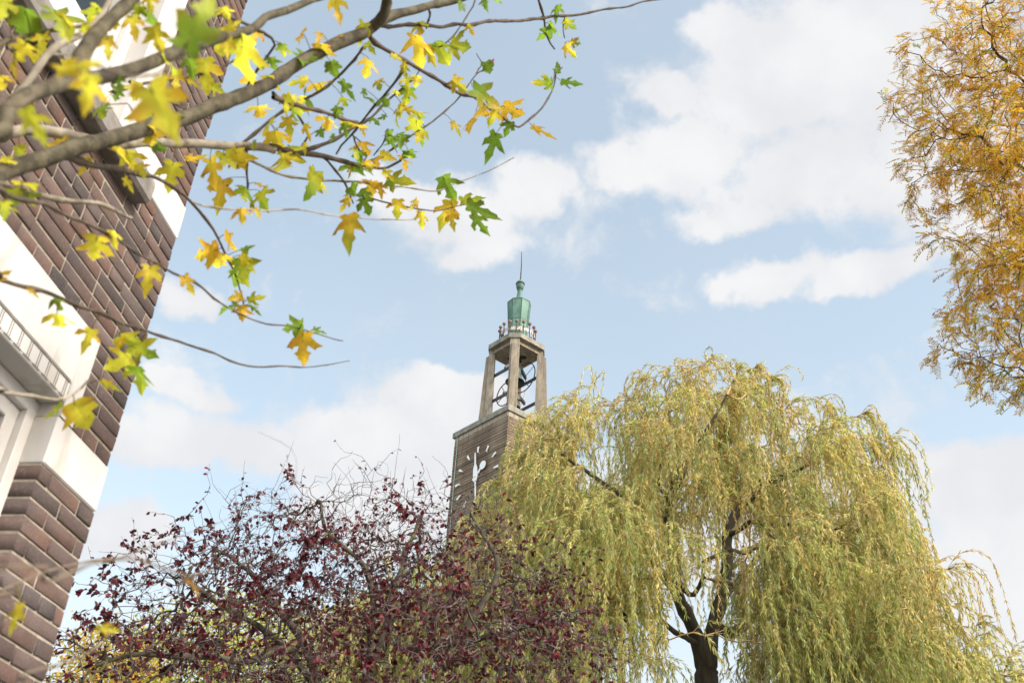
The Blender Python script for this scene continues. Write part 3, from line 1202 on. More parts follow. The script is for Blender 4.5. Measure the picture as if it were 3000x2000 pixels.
# ------------------------------------------------------------------ weeping willow
DIAMOND_V = [(0, 0, 0), (-0.5, 0.42, 0.04), (0, 1, -0.05), (0.5, 0.42, 0.04)]
DIAMOND_F = [(0, 3, 2, 1)]
FOLD_V = [(0, 0, 0), (-0.42, 0.3, 0.07), (-0.38, 0.65, 0.06), (0, 1, -0.06), (0.38, 0.65, 0.06), (0.42, 0.3, 0.07), (0, 0.5, -0.02)]
FOLD_F = [(0, 6, 2, 1), (6, 3, 2, 2), (0, 5, 4, 6)]
FOLD_F4 = [(0, 6, 2, 1), (0, 5, 4, 6)]
FOLD_F3 = [(6, 3, 2), (6, 4, 3)]


def add_leaves(geo, pos, axis, normal, L, W, col):
    n = len(pos)
    V, F = leaf_cards(pos, axis, normal, L, W, DIAMOND_V, DIAMOND_F)
    geo.add(V, F, np.repeat(col, 4, axis=0))


def add_fold_leaves(geo, pos, axis, normal, L, W, col):
    V, F4 = leaf_cards(pos, axis, normal, L, W, FOLD_V, FOLD_F4)
    n = len(pos)
    F3 = (np.arange(n)[:, None, None] * 7 + np.asarray(FOLD_F3)[None]).reshape(-1, 3)
    base = geo.n
    geo.add(V, F4, np.repeat(col, 7, axis=0))
    geo.f.setdefault(3, []).append(F3 + base)


willow_base = at_h(2062, 2000, 20.0)
wx, wy = willow_base[0], willow_base[1]
willow = empty('willow_tree', (wx, wy, 0))
tag(willow, 'large weeping willow with hanging yellow green foliage to the right of the tower', 'tree')
wo_ = np.array([wx, wy, 0])


def limb(pts):
    return np.asarray([at_h(px, py, h) for px, py, h in pts])


LIMBS = [
    ([(wx, wy, 0.0), (wx + .1, wy, 3.5), (wx + .05, wy, 7.0)], limb([(2068, 1960, 20.0)]), .30, .20),
    (None, limb([(2066, 1965, 20.0), (2040, 1880, 19.9), (2022, 1819, 19.8), (1997, 1761, 19.7), (1978, 1680, 19.6), (1968, 1590, 19.5), (1963, 1478, 19.4), (1978, 1410, 19.4), (1990, 1350, 19.4)]), .165, .07),
    (None, limb([(2070, 1968, 20.0), (2092, 1835, 20.2), (2114, 1755, 20.3), (2126, 1659, 20.4), (2127, 1580, 20.5), (2150, 1520, 20.6), (2190, 1460, 20.7), (2250, 1410, 20.8), (2330, 1385, 20.9)]), .155, .075),
    (None, limb([(1985, 1700, 19.65), (2030, 1740, 19.2), (2050, 1700, 19.0), (2060, 1640, 18.6)]), .065, .03),
    (None, limb([(2096, 1830, 20.2), (2150, 1850, 20.5), (2230, 1800, 20.9), (2350, 1790, 21.2), (2480, 1820, 21.4), (2640, 1850, 21.0), (2780, 1900, 20.4), (2900, 1950, 20.2)]), .11, .02),
    (None, limb([(2000, 1770, 19.7), (1960, 1700, 19.2), (1900, 1620, 18.8), (1830, 1480, 18.6), (1790, 1430, 18.6), (1710, 1370, 18.6), (1640, 1330, 18.7)]), .09, .03),
    (None, limb([(1963, 1490, 19.4), (1930, 1400, 19.5), (1950, 1330, 19.6), (1955, 1290, 19.7), (1935, 1220, 19.8)]), .048, .015),
    (None, limb([(1985, 1430, 19.4), (2010, 1350, 19.2), (2070, 1270, 19.0), (2130, 1180, 19.0)]), .065, .02),
    (None, limb([(2130, 1570, 20.5), (2200, 1530, 20.1), (2280, 1540, 19.9), (2400, 1530, 19.8), (2480, 1540, 19.8)]), .06, .02),
    (None, limb([(2330, 1385, 20.9), (2400, 1330, 20.9), (2440, 1250, 20.9), (2460, 1220, 20.9)]), .048, .015),
    (None, limb([(2040, 1890, 19.9), (1980, 1850, 18.8), (1880, 1800, 18.0), (1750, 1790, 17.6), (1600, 1800, 17.5), (1430, 1830, 17.5)]), .06, .02),
    (None, limb([(2022, 1830, 19.9), (1990, 1760, 21.0), (1930, 1680, 22.0), (1850, 1600, 22.6)]), .08, .03),
    (None, limb([(2115, 1750, 20.3), (2180, 1680, 21.4), (2260, 1600, 22.4), (2350, 1560, 22.8)]), .08, .03),
]
seedP, seedpar, seedr = [], [], []
tg = Geo()
for k_, (pre, pts, r0, r1) in enumerate(LIMBS):
    if pre is not None:
        pts = np.vstack([pre, pts])
    n_ = max(8, int(np.linalg.norm(np.diff(pts, axis=0), axis=1).sum() / .16))
    ln = smooth_line(pts, n_, .05 if k_ else .02)
    rr = np.linspace(r0, r1, n_)
    if k_ == 0:
        rr = np.interp(np.linspace(0, 1, n_), [0, .06, .2, 1], [.55, .38, .30, .21])
    rr = rr * (1 + .07 * rng.normal(size=n_))
    V, Q = tubes([ln], [rr], 10)
    tg.add(V - wo_, Q)
    if k_:
        for j in range(2, n_, 2):
            seedP.append(ln[j])
            seedpar.append(-1)
# lobes of the crown: bearing, distance, half size
WL = [(1960, 1190, 20.0, 1.5, 1.2), (2120, 1160, 20.5, 1.6, 1.1), (2280, 1220, 20.3, 1.5, 1.1), (2360, 1300, 20.0, 1.3, .9), (2490, 1290, 20.6, 1.0, .8),
      (1800, 1230, 19.6, 1.3, 1.0), (1660, 1270, 19.0, 1.0, .9), (1600, 1300, 18.6, .8, .6), (1560, 1400, 18.5, .8, .6), (1880, 1310, 18.4, 1.2, .8), (2080, 1300, 18.2, 1.2, .7), (2290, 1380, 18.4, 1.2, .8),
      (2430, 1500, 18.8, 1.3, .8), (2530, 1440, 20.0, .9, .7), (1700, 1440, 17.8, 1.5, 1.0), (1550, 1500, 18.2, 1.1, .9), (1460, 1600, 18.0, 1.1, 0.9), (1470, 1450, 17.8, .6, .4), (1410, 1580, 17.6, .7, .5),
      (1640, 1640, 17.2, 1.4, 1.0), (1830, 1600, 17.2, 1.3, .9), (2570, 1640, 19.6, 1.1, .7), (1480, 1860, 17.0, 1.2, .5), (1680, 1880, 16.8, 1.3, .6), (1850, 1860, 17.0, 1.0, .5), (2230, 1840, 17.6, .9, .5), (2380, 1880, 17.6, 1.2, .6), (2560, 1900, 18.0, 1.2, .6), (2660, 1720, 19.8, 1.0, .7), (2740, 1800, 20.0, .9, .5), (2830, 1890, 20.0, 1.0, .5), (2940, 1950, 20.2, 1.0, .5), (2870, 1990, 19.4, 1.2, .5),
      (2360, 1640, 18.0, 1.3, 1.0), (2500, 1740, 18.2, 1.2, .8), (1380, 1740, 17.6, 1.2, .9), (1200, 1800, 17.8, 1.3, .9), (1030, 1860, 18.0, 1.1, .8),
      (2050, 1400, 18.5, 1.1, .6), (1880, 1450, 18.3, 1.0, .6), (2240, 1560, 18.2, 1.0, .6), (1900, 1400, 22.3, 1.8, 1.5), (2150, 1380, 22.6, 1.9, 1.5), (2400, 1480, 22.6, 1.7, 1.4), (1680, 1480, 22.0, 1.5, 1.3), (2520, 1700, 22.3, 1.2, 1.0), (1750, 1680, 21.6, 1.4, 1.2), (2280, 1680, 22.6, 1.4, 1.1)]
att = []
for px, py, h, rx, rz in WL:
    c = at_h(px, py, h)
    c[2] -= .25
    n_ = int(90 * rx * rx * (rz + .3))
    p = ellipsoid_pts(n_, c, (rx, rx * .9, rz), .35)
    att.append(p[p[:, 2] > c[2] - .55 * rz])
att = np.vstack(att)
gap = np.sin(att[:, 0] * 3.1 + 1.7 * np.sin(att[:, 2] * 1.3)) * np.sin(att[:, 2] * 3.7 + .8 * att[:, 1]) * np.sin(att[:, 1] * 2.6 + .6 * att[:, 0])
att = att[gap > -.02]
# a few see-through places between the boughs
for px, py, h, rr_ in ((1790, 1340, 19.5, .7), (2110, 1530, 19.5, .45), (2430, 1420, 20.0, .45), (2120, 1880, 19.0, .7)):
    o_, d_ = np.array([0, 0, CAM_Z]), ray(px, py)
    rel = att - o_
    off = np.linalg.norm(rel - (rel @ d_)[:, None] * d_, axis=1)
    att = att[off > rr_]
P, par = colonize(att, seedP, seedpar, .20, 1.6, .33, 90, .40, (0, 0, .10))
r = radii_of(par, .0095, 2.3, .085)
thick, thin = skeleton_geo(P - wo_, par, r, lambda q: 6 if q > .03 else 4, .022, 60)
willow_trunk = tg.build('trunk', M['bark_willow'], willow, True)
for g_ in thick:
    g_.build('bough', M['limb_willow'], willow, True)
# hanging withies
nk = np.bincount(par[par >= 0], minlength=len(P))
ns_seed = len(seedP)
cand = np.where((r < .03) & (np.arange(len(P)) >= ns_seed))[0]
tips = cand[nk[cand] == 0]
mids = cand[nk[cand] > 0]
# boughs: neighbouring withies hang together in curtains of their own length, tone and drift
NB = 230
bc = P[rng.choice(cand, NB, replace=False)]
bough = np.array([np.argmin(((bc - q) ** 2).sum(1)) for q in P])
b_mult = rng.gamma(1.5, 1.0, NB).clip(.12, 3.6)
b_len = rng.uniform(.55, 1.5, NB)
b_tone = rng.normal(0, .38, NB)
b_lum = rng.uniform(.78, 1.22, NB)
b_drift = rng.normal(0, .10, (NB, 3))
wts = np.where(nk[cand] == 0, 2.4, 1.0) * b_mult[bough[cand]]
starts = np.repeat(cand, rng.poisson(wts * 1.9))
print('willow nodes', len(P), 'strands', len(starts))
NS = len(starts)
S = 15
p0 = P[starts]
pd = unit(p0 - P[np.maximum(par[starts], 0)])
axis_c = np.array([wx + .3, wy, 0])
out = p0 - axis_c
out[:, 2] = 0
out = unit(out)
hd = unit(pd * .8 + out * .40 + rng.normal(0, .45, (NS, 3)) + np.array([.03, 0, .28]))
Ls = rng.gamma(2.6, .40, NS).clip(.3, 3.6)
topness = np.clip((p0[:, 2] - 11.5) / 3.0, 0, 1)
Ls *= b_len[bough[starts]]
Ls *= 1.0 - .5 * topness
Ls *= 1.0 + .55 * np.clip((10.2 - p0[:, 2]) / 2.0, 0, 1)
hdrift = out * .02 + rng.normal(0, .06, (NS, 3)) + np.array([.01, 0, 0]) + b_drift[bough[starts]]
t = np.linspace(0, 1, S)
pos = np.zeros((NS, S, 3))
pos[:, 0] = p0
d = hd.copy()
stepl = Ls / (S - 1)
for i in range(1, S):
    g_ = np.array([0, 0, -1.0]) + hdrift
    wgt = np.clip(.10 + .42 * (i * stepl)[:, None], .12, .62)
    d = unit(d * (1 - wgt) + g_ * wgt + rng.normal(0, .13, (NS, 3)))
    pos[:, i] = pos[:, i - 1] + d * stepl[:, None]
# the curtains in front of the fork have thinned out: withies there are broken off short
stop = np.full(NS, S - 1)
for px, py, rr_ in ((2070, 1890, .55), (2040, 1790, .5), (2115, 1680, .35), (1985, 1440, .4)):
    d_ = ray(px, py)
    rel = pos - np.array([0, 0, CAM_Z])
    proj = rel @ d_
    off = np.linalg.norm(rel - proj[..., None] * d_, axis=2)
    inside = (off < rr_) & (proj < 23.4)
    first = np.where(inside.any(1), np.argmax(inside, 1), S - 1)
    hit = rng.random(NS) < .70
    stop = np.where(hit, np.minimum(stop, np.maximum(first, 1)), stop)
for i in range(1, S):
    late = i > stop
    pos[late, i] = pos[late, i - 1] + np.array([0, 0, -.0006])
rad = np.linspace(.0058, .002, S)[None, :].repeat(NS, 0)
V, Q = tubes(pos, rad, 3)
thin.add(V - wo_, Q)
thin.build('withies', M['withy'], willow)
# narrow leaves along the withies
per = np.maximum(8, (Ls * 42).astype(int))
sid = np.repeat(np.arange(NS), per)
tt = rng.uniform(.06, 1.0, len(sid)) * (S - 1)
ok_ = tt <= stop[sid]
sid, tt = sid[ok_], tt[ok_]
i0 = np.minimum(tt.astype(int), S - 2)
fr = (tt - i0)[:, None]
lp = pos[sid, i0] * (1 - fr) + pos[sid, i0 + 1] * fr
ld = unit(pos[sid, i0 + 1] - pos[sid, i0])
side = unit(rng.normal(size=(len(sid), 3)))
la = unit(ld * .85 + side * .55 + np.array([0, 0, -.22]))
ln_ = unit(rng.normal(size=(len(sid), 3)) + np.array([0, -.3, .5]))
LL = rng.uniform(.075, .14, len(sid))
LW = LL * rng.uniform(.14, .21, len(sid))
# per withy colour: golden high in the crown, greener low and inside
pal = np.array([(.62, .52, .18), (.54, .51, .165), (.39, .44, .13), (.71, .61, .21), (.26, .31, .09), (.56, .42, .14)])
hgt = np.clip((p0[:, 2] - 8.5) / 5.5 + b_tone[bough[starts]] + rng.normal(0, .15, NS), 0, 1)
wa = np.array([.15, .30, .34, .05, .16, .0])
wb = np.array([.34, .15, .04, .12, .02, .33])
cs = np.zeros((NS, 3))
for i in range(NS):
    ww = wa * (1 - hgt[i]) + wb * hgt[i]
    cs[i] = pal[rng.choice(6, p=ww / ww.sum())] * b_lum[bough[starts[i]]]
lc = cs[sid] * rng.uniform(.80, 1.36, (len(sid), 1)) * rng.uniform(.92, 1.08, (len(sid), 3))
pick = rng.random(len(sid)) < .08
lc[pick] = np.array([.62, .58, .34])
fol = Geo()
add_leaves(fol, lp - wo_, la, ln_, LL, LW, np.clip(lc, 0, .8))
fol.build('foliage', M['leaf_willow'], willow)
print('willow leaves', len(sid))

# ------------------------------------------------------------------ purple-leaved plum in front of the tower
pb = at_h(1000, 2000, 10.6)
plum = empty('plum_tree', (pb[0], pb[1], 0))
tag(plum, 'purple leaved plum tree with dark red leaves and bare crooked twigs before the tower', 'tree')
po = np.array([pb[0], pb[1], 0])
PL = [
    ([(pb[0], pb[1], 0), (pb[0] - .05, pb[1], 1.2), (pb[0] + .02, pb[1], 2.2)], None, .13, .09),
    (None, [(980, 2300, 10.6), (940, 2050, 10.4), (860, 1900, 10.2), (720, 1810, 10.0), (600, 1730, 9.8), (520, 1690, 9.7)], .06, .02),
    (None, [(985, 2290, 10.6), (1060, 2030, 10.6), (1120, 1860, 10.6), (1180, 1790, 10.7), (1300, 1730, 10.8), (1400, 1700, 10.9)], .055, .02),
    (None, [(940, 2050, 10.4), (905, 1930, 10.5), (800, 1760, 10.6), (690, 1640, 10.7), (640, 1590, 10.8)], .048, .018),
    (None, [(1060, 2030, 10.6), (1078, 1850, 10.4), (1085, 1760, 10.4), (1070, 1660, 10.4), (1010, 1600, 10.4), (960, 1540, 10.5), (930, 1470, 10.6)], .048, .015),
    (None, [(1120, 1860, 10.6), (1160, 1700, 10.8), (1215, 1560, 11.0), (1230, 1490, 11.1)], .05, .018),
    (None, [(1180, 1900, 10.6), (1330, 1880, 10.3), (1460, 1860, 10.1), (1550, 1830, 10.0), (1640, 1790, 9.9)], .042, .015),
    (None, [(1330, 1880, 10.3), (1440, 1740, 10.4), (1455, 1650, 10.5), (1410, 1560, 10.6), (1380, 1500, 10.7)], .045, .016),
    (None, [(860, 1900, 10.2), (700, 1930, 9.6), (520, 1910, 9.3), (380, 1920, 9.2), (260, 1960, 9.2)], .042, .017),
]
seedP, seedpar = [], []
tg = Geo()
for k_, (pre, pts, r0, r1) in enumerate(PL):
    pts = np.asarray(pre) if pts is None else np.asarray([at_h(*q) for q in pts])
    if k_ in (1, 2):
        pts = np.vstack([[(pb[0] + .02, pb[1], 2.15)], pts])
    n_ = max(6, int(np.linalg.norm(np.diff(pts, axis=0), axis=1).sum() / .10))
    ln = smooth_line(pts, n_, .035)
    rr = np.linspace(r0, r1, n_) * (1 + .06 * rng.normal(size=n_))
    V, Q = tubes([ln], [rr], 8)
    tg.add(V - po, Q)
    if k_:
        for j in range(3, n_, 2):
            seedP.append(ln[j])
            seedpar.append(-1)
tg.build('trunk', M['bark_plum'], plum, True)
PLOB = [(960, 1500, 10.6, .75, .55), (780, 1560, 10.5, .7, .5), (620, 1640, 10.2, .75, .5), (480, 1760, 9.8, .75, .5), (340, 1860, 9.5, .7, .45), (250, 1960, 9.4, .6, .4),
        (1100, 1500, 10.8, .75, .6), (1240, 1520, 11.0, .8, .55), (1340, 1600, 10.8, .7, .5), (1440, 1560, 10.6, .55, .5), (1540, 1690, 10.3, .7, .5), (1650, 1820, 10.0, .6, .5),
        (900, 1700, 10.0, 1.1, .7), (1150, 1700, 10.0, 1.1, .7), (1400, 1790, 9.9, 1.0, .6), (700, 1820, 9.7, 1.0, .6), (500, 1930, 9.3, .9, .5), (980, 1900, 9.6, 1.2, .7), (1300, 1950, 9.5, 1.2, .6),
        (1560, 1950, 9.7, .9, .6), (1700, 1960, 9.8, .6, .5), (900, 1650, 11.5, 1.2, .8), (1250, 1720, 11.8, 1.2, .8), (600, 1850, 10.8, 1.1, .7), (1550, 1850, 11.2, 1.0, .7), (800, 1980, 9.5, 1.2, .6), (350, 2010, 9.4, .9, .5)]
att = []
for px, py, h, rx, rz in PLOB:
    c = at_h(px, py, h)
    att.append(ellipsoid_pts(int(430 * rx * rx * rz), c, (rx, rx, rz), 0))
att = np.vstack(att)
P, par = colonize(att, seedP, seedpar, .09, .8, .16, 90, .55, (0, 0, .05))
r = radii_of(par, .0036, 2.3, .03)
thick, thin = skeleton_geo(P - po, par, r, lambda q: 5 if q > .012 else 3, .009, 60)
for g_ in thick:
    g_.build('branch', M['bark_plum'], plum, True)
nk = np.bincount(par[par >= 0], minlength=len(P))
ns_seed = len(seedP)
cand = np.where((r < .012) & (np.arange(len(P)) >= ns_seed))[0]
# fine crooked twigs beyond the branch ends, a few tall bare whips on top
tipi = cand[nk[cand] == 0]
st = np.concatenate([tipi, rng.choice(cand, int(len(cand) * .55), replace=False)])
NS, S = len(st), 7
d = unit(unit(P[st] - P[par[st]]) + rng.normal(0, .7, (NS, 3)) + (0, 0, .15))
Lt = rng.gamma(2.5, .085, NS).clip(.06, .75)
pos = np.zeros((NS, S, 3))
pos[:, 0] = P[st]
for i in range(1, S):
    d = unit(d + rng.normal(0, .32, (NS, 3)))
    pos[:, i] = pos[:, i - 1] + d * (Lt / (S - 1))[:, None]
V, Q = tubes(pos, np.linspace(.0032, .0014, S)[None].repeat(NS, 0), 3)
thin.add(V - po, Q)
top_ = tipi[np.argsort(-(P[tipi, 2] - .35 * np.abs(P[tipi, 0] - pb[0])))[:90]]
top_ = rng.choice(top_, 26, replace=False)
S2_ = 9
d = unit(rng.normal(0, .35, (len(top_), 3)) + (0, 0, 1))
wp = np.zeros((len(top_), S2_, 3))
wp[:, 0] = P[top_]
Lw = rng.uniform(.25, .75, len(top_))
for i in range(1, S2_):
    d = unit(d + rng.normal(0, .16, d.shape))
    wp[:, i] = wp[:, i - 1] + d * (Lw / (S2_ - 1))[:, None]
V, Q = tubes(wp, np.linspace(.0035, .0014, S2_)[None].repeat(len(top_), 0), 3)
thin.add(V - po, Q)
thin.build('twigs', M['twig_plum'], plum)
# leaves
wgt = 1.25 - .9 * np.clip((pos[:, 0, 2] - 5.1) / 1.6, 0, 1)
wgt *= np.clip(.35 + .9 * np.sin(pos[:, 0, 0] * 3.1 + 1.3) * np.sin(pos[:, 0, 2] * 3.7 + pos[:, 0, 1] * 2.3) + .35, .12, 1.4)
wgt *= np.clip(.25 + 1.5 * (np.sin(pos[:, 0, 0] * 4.3) * np.sin(pos[:, 0, 2] * 5.1 + 1.0) * np.sin(pos[:, 0, 1] * 3.3) + .38), .08, 1.9)
cnt = rng.poisson(6.0 * wgt)
sid = np.repeat(np.arange(NS), cnt)
tt = rng.uniform(.15, 1, len(sid)) * (S - 1)
i0 = np.minimum(tt.astype(int), S - 2)
fr = (tt - i0)[:, None]
lp = pos[sid, i0] * (1 - fr) + pos[sid, i0 + 1] * fr
la = unit(unit(pos[sid, i0 + 1] - pos[sid, i0]) * .5 + rng.normal(0, .6, (len(sid), 3)) + (0, 0, -.55))
ln_ = unit(rng.normal(size=(len(sid), 3)) + (0, 0, .6))
LL = rng.uniform(.034, .064, len(sid))
pal = [(.125, .018, .025), (.08, .016, .022), (.19, .018, .020), (.14, .06, .065), (.05, .015, .019), (.22, .14, .135)]
lc = pick_cols(len(sid), pal, [.3, .24, .16, .12, .12, .06], .25)
fol = Geo()
add_fold_leaves(fol, lp - po, la, ln_, LL, LL * rng.uniform(.55, .85, len(sid)), lc)
fol.build('foliage', M['leaf_plum'], plum)
print('plum nodes', len(P), 'twigs', NS, 'leaves', len(sid))

# ------------------------------------------------------------------ golden locust at the right edge
lb = np.array([9.4, 10.6, 0])
locust = empty('locust_tree', lb)
tag(locust, 'tall honey locust with golden feathery leaves at the right edge of the picture', 'tree')
LT = [
    [(9.4, 10.6, 0), (9.3, 10.6, 3), (9.15, 10.5, 6), (9.0, 10.4, 9), (8.9, 10.3, 11.5), (8.8, 10.2, 13.5)],
    [(9.15, 10.5, 5.8), (8.3, 10.2, 7.6), (7.3, 9.9, 8.6), (6.5, 9.6, 9.2)],
    [(9.05, 10.4, 7.6), (8.0, 10.0, 9.4), (6.9, 9.6, 10.6), (6.1, 9.3, 11.2)],
    [(8.9, 10.3, 9.4), (8.0, 9.8, 11.2), (7.0, 9.4, 12.3), (6.4, 9.2, 12.8)],
    [(9.1, 10.5, 5.2), (8.0, 10.0, 6.3), (7.0, 9.7, 7.0), (6.3, 9.5, 7.3)],
    [(8.9, 10.3, 8.4), (7.9, 11.0, 10.2), (7.2, 11.3, 11.4)],
]
seedP, seedpar = [], []
tg = Geo()
for k_, pts in enumerate(LT):
    n_ = max(6, int(np.linalg.norm(np.diff(np.asarray(pts), axis=0), axis=1).sum() / .16))
    ln = smooth_line(pts, n_, .06 if k_ else .03)
    rr = np.linspace(.24 if k_ == 0 else .075, .05 if k_ == 0 else .012, n_)
    V, Q = tubes([ln], [rr], 8)
    tg.add(V - lb, Q)
    for j in range(8 if k_ == 0 else 3, n_, 2):
        seedP.append(ln[j])
        seedpar.append(-1)
tg.build('trunk', M['bark_locust'], locust, True)
GL = [(2960, 30, 10.6, 1.0, .8), (2830, 60, 10.6, .7, .6), (2720, 180, 10.6, .7, .5), (2850, 220, 10.7, .9, .7), (2670, 320, 10.5, .55, .45), (2760, 420, 10.6, .8, .5), (2900, 420, 10.8, 1.0, .8),
      (2770, 540, 10.6, .7, .45), (2900, 620, 10.7, .9, .7), (2880, 740, 10.6, .45, .35), (2950, 800, 10.7, .8, .6), (2860, 900, 10.6, .6, .4), (2960, 960, 10.7, .7, .5), (2850, 1010, 10.5, .55, .35), (2800, 1040, 10.5, .35, .25), (2960, 1110, 10.5, .55, .4),
      (3080, 500, 10.5, 1.4, 1.4), (3120, 100, 10.5, 1.4, 1.2), (3120, 900, 10.5, 1.3, 1.2), (3000, 300, 12.0, 1.2, 1.3), (3020, 700, 12.0, 1.2, 1.2)]
att = []
for px, py, h, rx, rz in GL:
    att.append(ellipsoid_pts(int(150 * rx * rx * rz) + 14, at_h(px, py, h), (rx * .9, rx, rz * .9), 0))
att.append(ellipsoid_pts(260, (10.2, 10.8, 10.5), (2.4, 2.6, 3.6), .4))
att = np.vstack(att)
P, par = colonize(att, seedP, seedpar, .15, 1.3, .24, 90, .35, (-.05, -.03, 0))
r = radii_of(par, .0048, 2.3, .05)
thick, thin = skeleton_geo(P - lb, par, r, lambda q: 5 if q > .02 else 3, .004)
thick.build('branches', M['bark_locust'], locust, True)
nk = np.bincount(par[par >= 0], minlength=len(P))
ns_seed = len(seedP)
cand = np.where((r < .02) & (np.arange(len(P)) >= ns_seed))[0]
tipi = cand[nk[cand] == 0]
st = np.concatenate([np.repeat(tipi, 9), np.repeat(rng.choice(cand, int(len(cand) * .98), replace=False), 3)])
# every leaf: a drooping rachis with paired leaflets
NL = len(st)
RS = 5
d = unit(unit(P[st] - P[par[st]]) * .6 + rng.normal(0, .65, (NL, 3)) + (-.1, 0, -.15))
pos = np.zeros((NL, RS, 3))
pos[:, 0] = P[st] + rng.normal(0, .05, (NL, 3))
Lr = rng.uniform(.13, .25, NL)
for i in range(1, RS):
    d = unit(d + (0, 0, -.18) + rng.normal(0, .05, (NL, 3)))
    pos[:, i] = pos[:, i - 1] + d * (Lr / (RS - 1))[:, None]
rach = Geo()
V, Q = tubes(pos, np.linspace(.0022, .001, RS)[None].repeat(NL, 0), 3)
rach.add(V - lb, Q)
rach.build('leaf_stalks', M['bark_locust'], locust)
NP_ = 8
sid = np.repeat(np.arange(NL), NP_ * 2)
jj = np.tile(np.repeat(np.arange(NP_), 2), NL)
sg_ = np.tile(np.tile([-1, 1], NP_), NL)
tt = (jj + 1.0) / (NP_ + .3) * (RS - 1)
i0 = np.minimum(tt.astype(int), RS - 2)
fr = (tt - i0)[:, None]
lp = pos[sid, i0] * (1 - fr) + pos[sid, i0 + 1] * fr
ax = unit(pos[sid, i0 + 1] - pos[sid, i0])
nl = unit(rng.normal(0, .35, (NL, 3)) + (0, -.75, .6))[sid]
sd = unit(np.cross(ax, nl))
la = unit(sd * sg_[:, None] + ax * .70 + rng.normal(0, .08, (len(sid), 3)))
LL = rng.uniform(.034, .054, len(sid))
pal = [(.80, .47, .03), (.66, .35, .025), (.86, .60, .05), (.42, .22, .025), (.30, .34, .045), (.58, .48, .045)]
base_c = pick_cols(NL, pal, [.32, .26, .16, .12, .05, .09], .15)
lowg = np.clip((9.0 - pos[:, 0, 2]) / 2.5, 0, 1) * rng.random(NL)
base_c = base_c * (1 - lowg[:, None] * .8) + np.array([.20, .23, .035]) * lowg[:, None] * .8
lc = base_c[sid] * rng.uniform(.85, 1.15, (len(sid), 1))
keep = rng.random(len(sid)) > .12
fol = Geo()
add_leaves(fol, (lp - lb)[keep], la[keep], unit(nl + rng.normal(0, .12, nl.shape))[keep], LL[keep], LL[keep] * .38, lc[keep])
fol.build('foliage', M['leaf_locust'], locust)
print('locust nodes', len(P), 'leaves', NL)


# ------------------------------------------------------------------ yellow trees far behind the plum
def far_tree(name, label, px, py_top, h, lobes, pal, weights, nleaf):
    base = at_h(px, 2000, h)
    o = empty(name, (base[0], base[1], 0))
    tag(o, label, 'tree', 'autumn trees behind the plum')
    top = at_h(px, py_top, h)[2]
    b0 = np.array([base[0], base[1], 0])
    ln = smooth_line([(0, 0, 0), (.1, 0, top * .4), (-.1, 0, top * .75), (0, 0, top * .97)], 24, .05)
    g_ = Geo()
    V_, Q_ = tubes([ln], [np.linspace(.24, .02, 24)], 8)
    g_.add(V_, Q_)
    pts = [ellipsoid_pts(int(60 * rx * rx * rz) + 10, at_h(qx, qy, h) - b0, (rx, rx, rz), .2) for qx, qy, rx, rz in lobes]
    P_, par_ = colonize(np.vstack(pts), [ln[i] for i in range(7, 24)], [-1] * 17, .3, 2.5, .5, 60, .3, (0, 0, .1))
    r_ = radii_of(par_, .008, 2.3, .08)
    a_, b_ = skeleton_geo(P_, par_, r_, lambda q: 4, None)
    a_.build('branches', M['bark_plum'], o)
    g_.build('trunk', M['bark_plum'], o, True)
    c_ = np.where((r_ < .03) & (np.arange(len(P_)) >= 17))[0]
    s_ = rng.choice(c_, nleaf)
    lp_ = P_[s_] + rng.normal(0, .24, (nleaf, 3))
    LL_ = rng.uniform(.07, .13, nleaf)
    f_ = Geo()
    add_leaves(f_, lp_, rng.normal(size=(nleaf, 3)) + (0, 0, -.8), rng.normal(size=(nleaf, 3)), LL_, LL_ * .7, pick_cols(nleaf, pal, weights, .2))
    f_.build('foliage', M['leaf_far'], o)


far_tree('autumn_tree', 'slim yellow orange tree between the brick house and the plum, lowest at left', 290, 1825, 27.0,
         [(290, 1890, .9, .9), (300, 1980, 1.3, 1.2), (190, 1990, .8, 1.0), (370, 2010, 1.2, 1.0), (290, 2150, 1.8, 1.5)],
         [(.62, .42, .06), (.60, .32, .05), (.55, .50, .10), (.38, .40, .07)], [.35, .2, .25, .2], 9000)
far_tree('autumn_tree', 'broad yellow green tree showing through the gaps of the plum', 620, 1800, 30.0,
         [(520, 1880, 1.6, 1.0), (700, 1860, 1.8, 1.2), (860, 1880, 1.6, 1.0), (560, 1950, 1.8, 1.0), (700, 1960, 1.8, 1.0), (450, 2010, 1.6, 1.0), (820, 2010, 1.6, 1.0), (600, 2100, 2.6, 1.6), (760, 2150, 2.4, 1.6)],
         [(.52, .48, .08), (.42, .44, .08), (.60, .50, .10), (.30, .34, .06)], [.3, .3, .2, .2], 20000)

# ------------------------------------------------------------------ plane tree whose branches reach in from the left
PT = np.array([-1.42, 0.62, 0.0])
plane = empty('plane_tree', PT)
tag(plane, 'young plane tree reaching in from the left with lobed yellow and green leaves', 'tree')
trunk_line = smooth_line([(-1.42, .62, 0), (-1.40, .64, 1.2), (-1.42, .66, 2.2), (-1.44, .64, 3.2), (-1.40, .60, 4.4), (-1.44, .58, 5.6)], 40, .02)
V, Q = tubes([trunk_line], [np.interp(np.linspace(0, 1, 40), [0, .08, .5, 1], [.17, .125, .085, .03])], 14)
np_mesh('trunk', V - PT, Q, M['bark_plane'], plane, smooth=True)


def tk(z):
    i = int(np.argmin(np.abs(trunk_line[:, 2] - z)))
    return trunk_line[i]


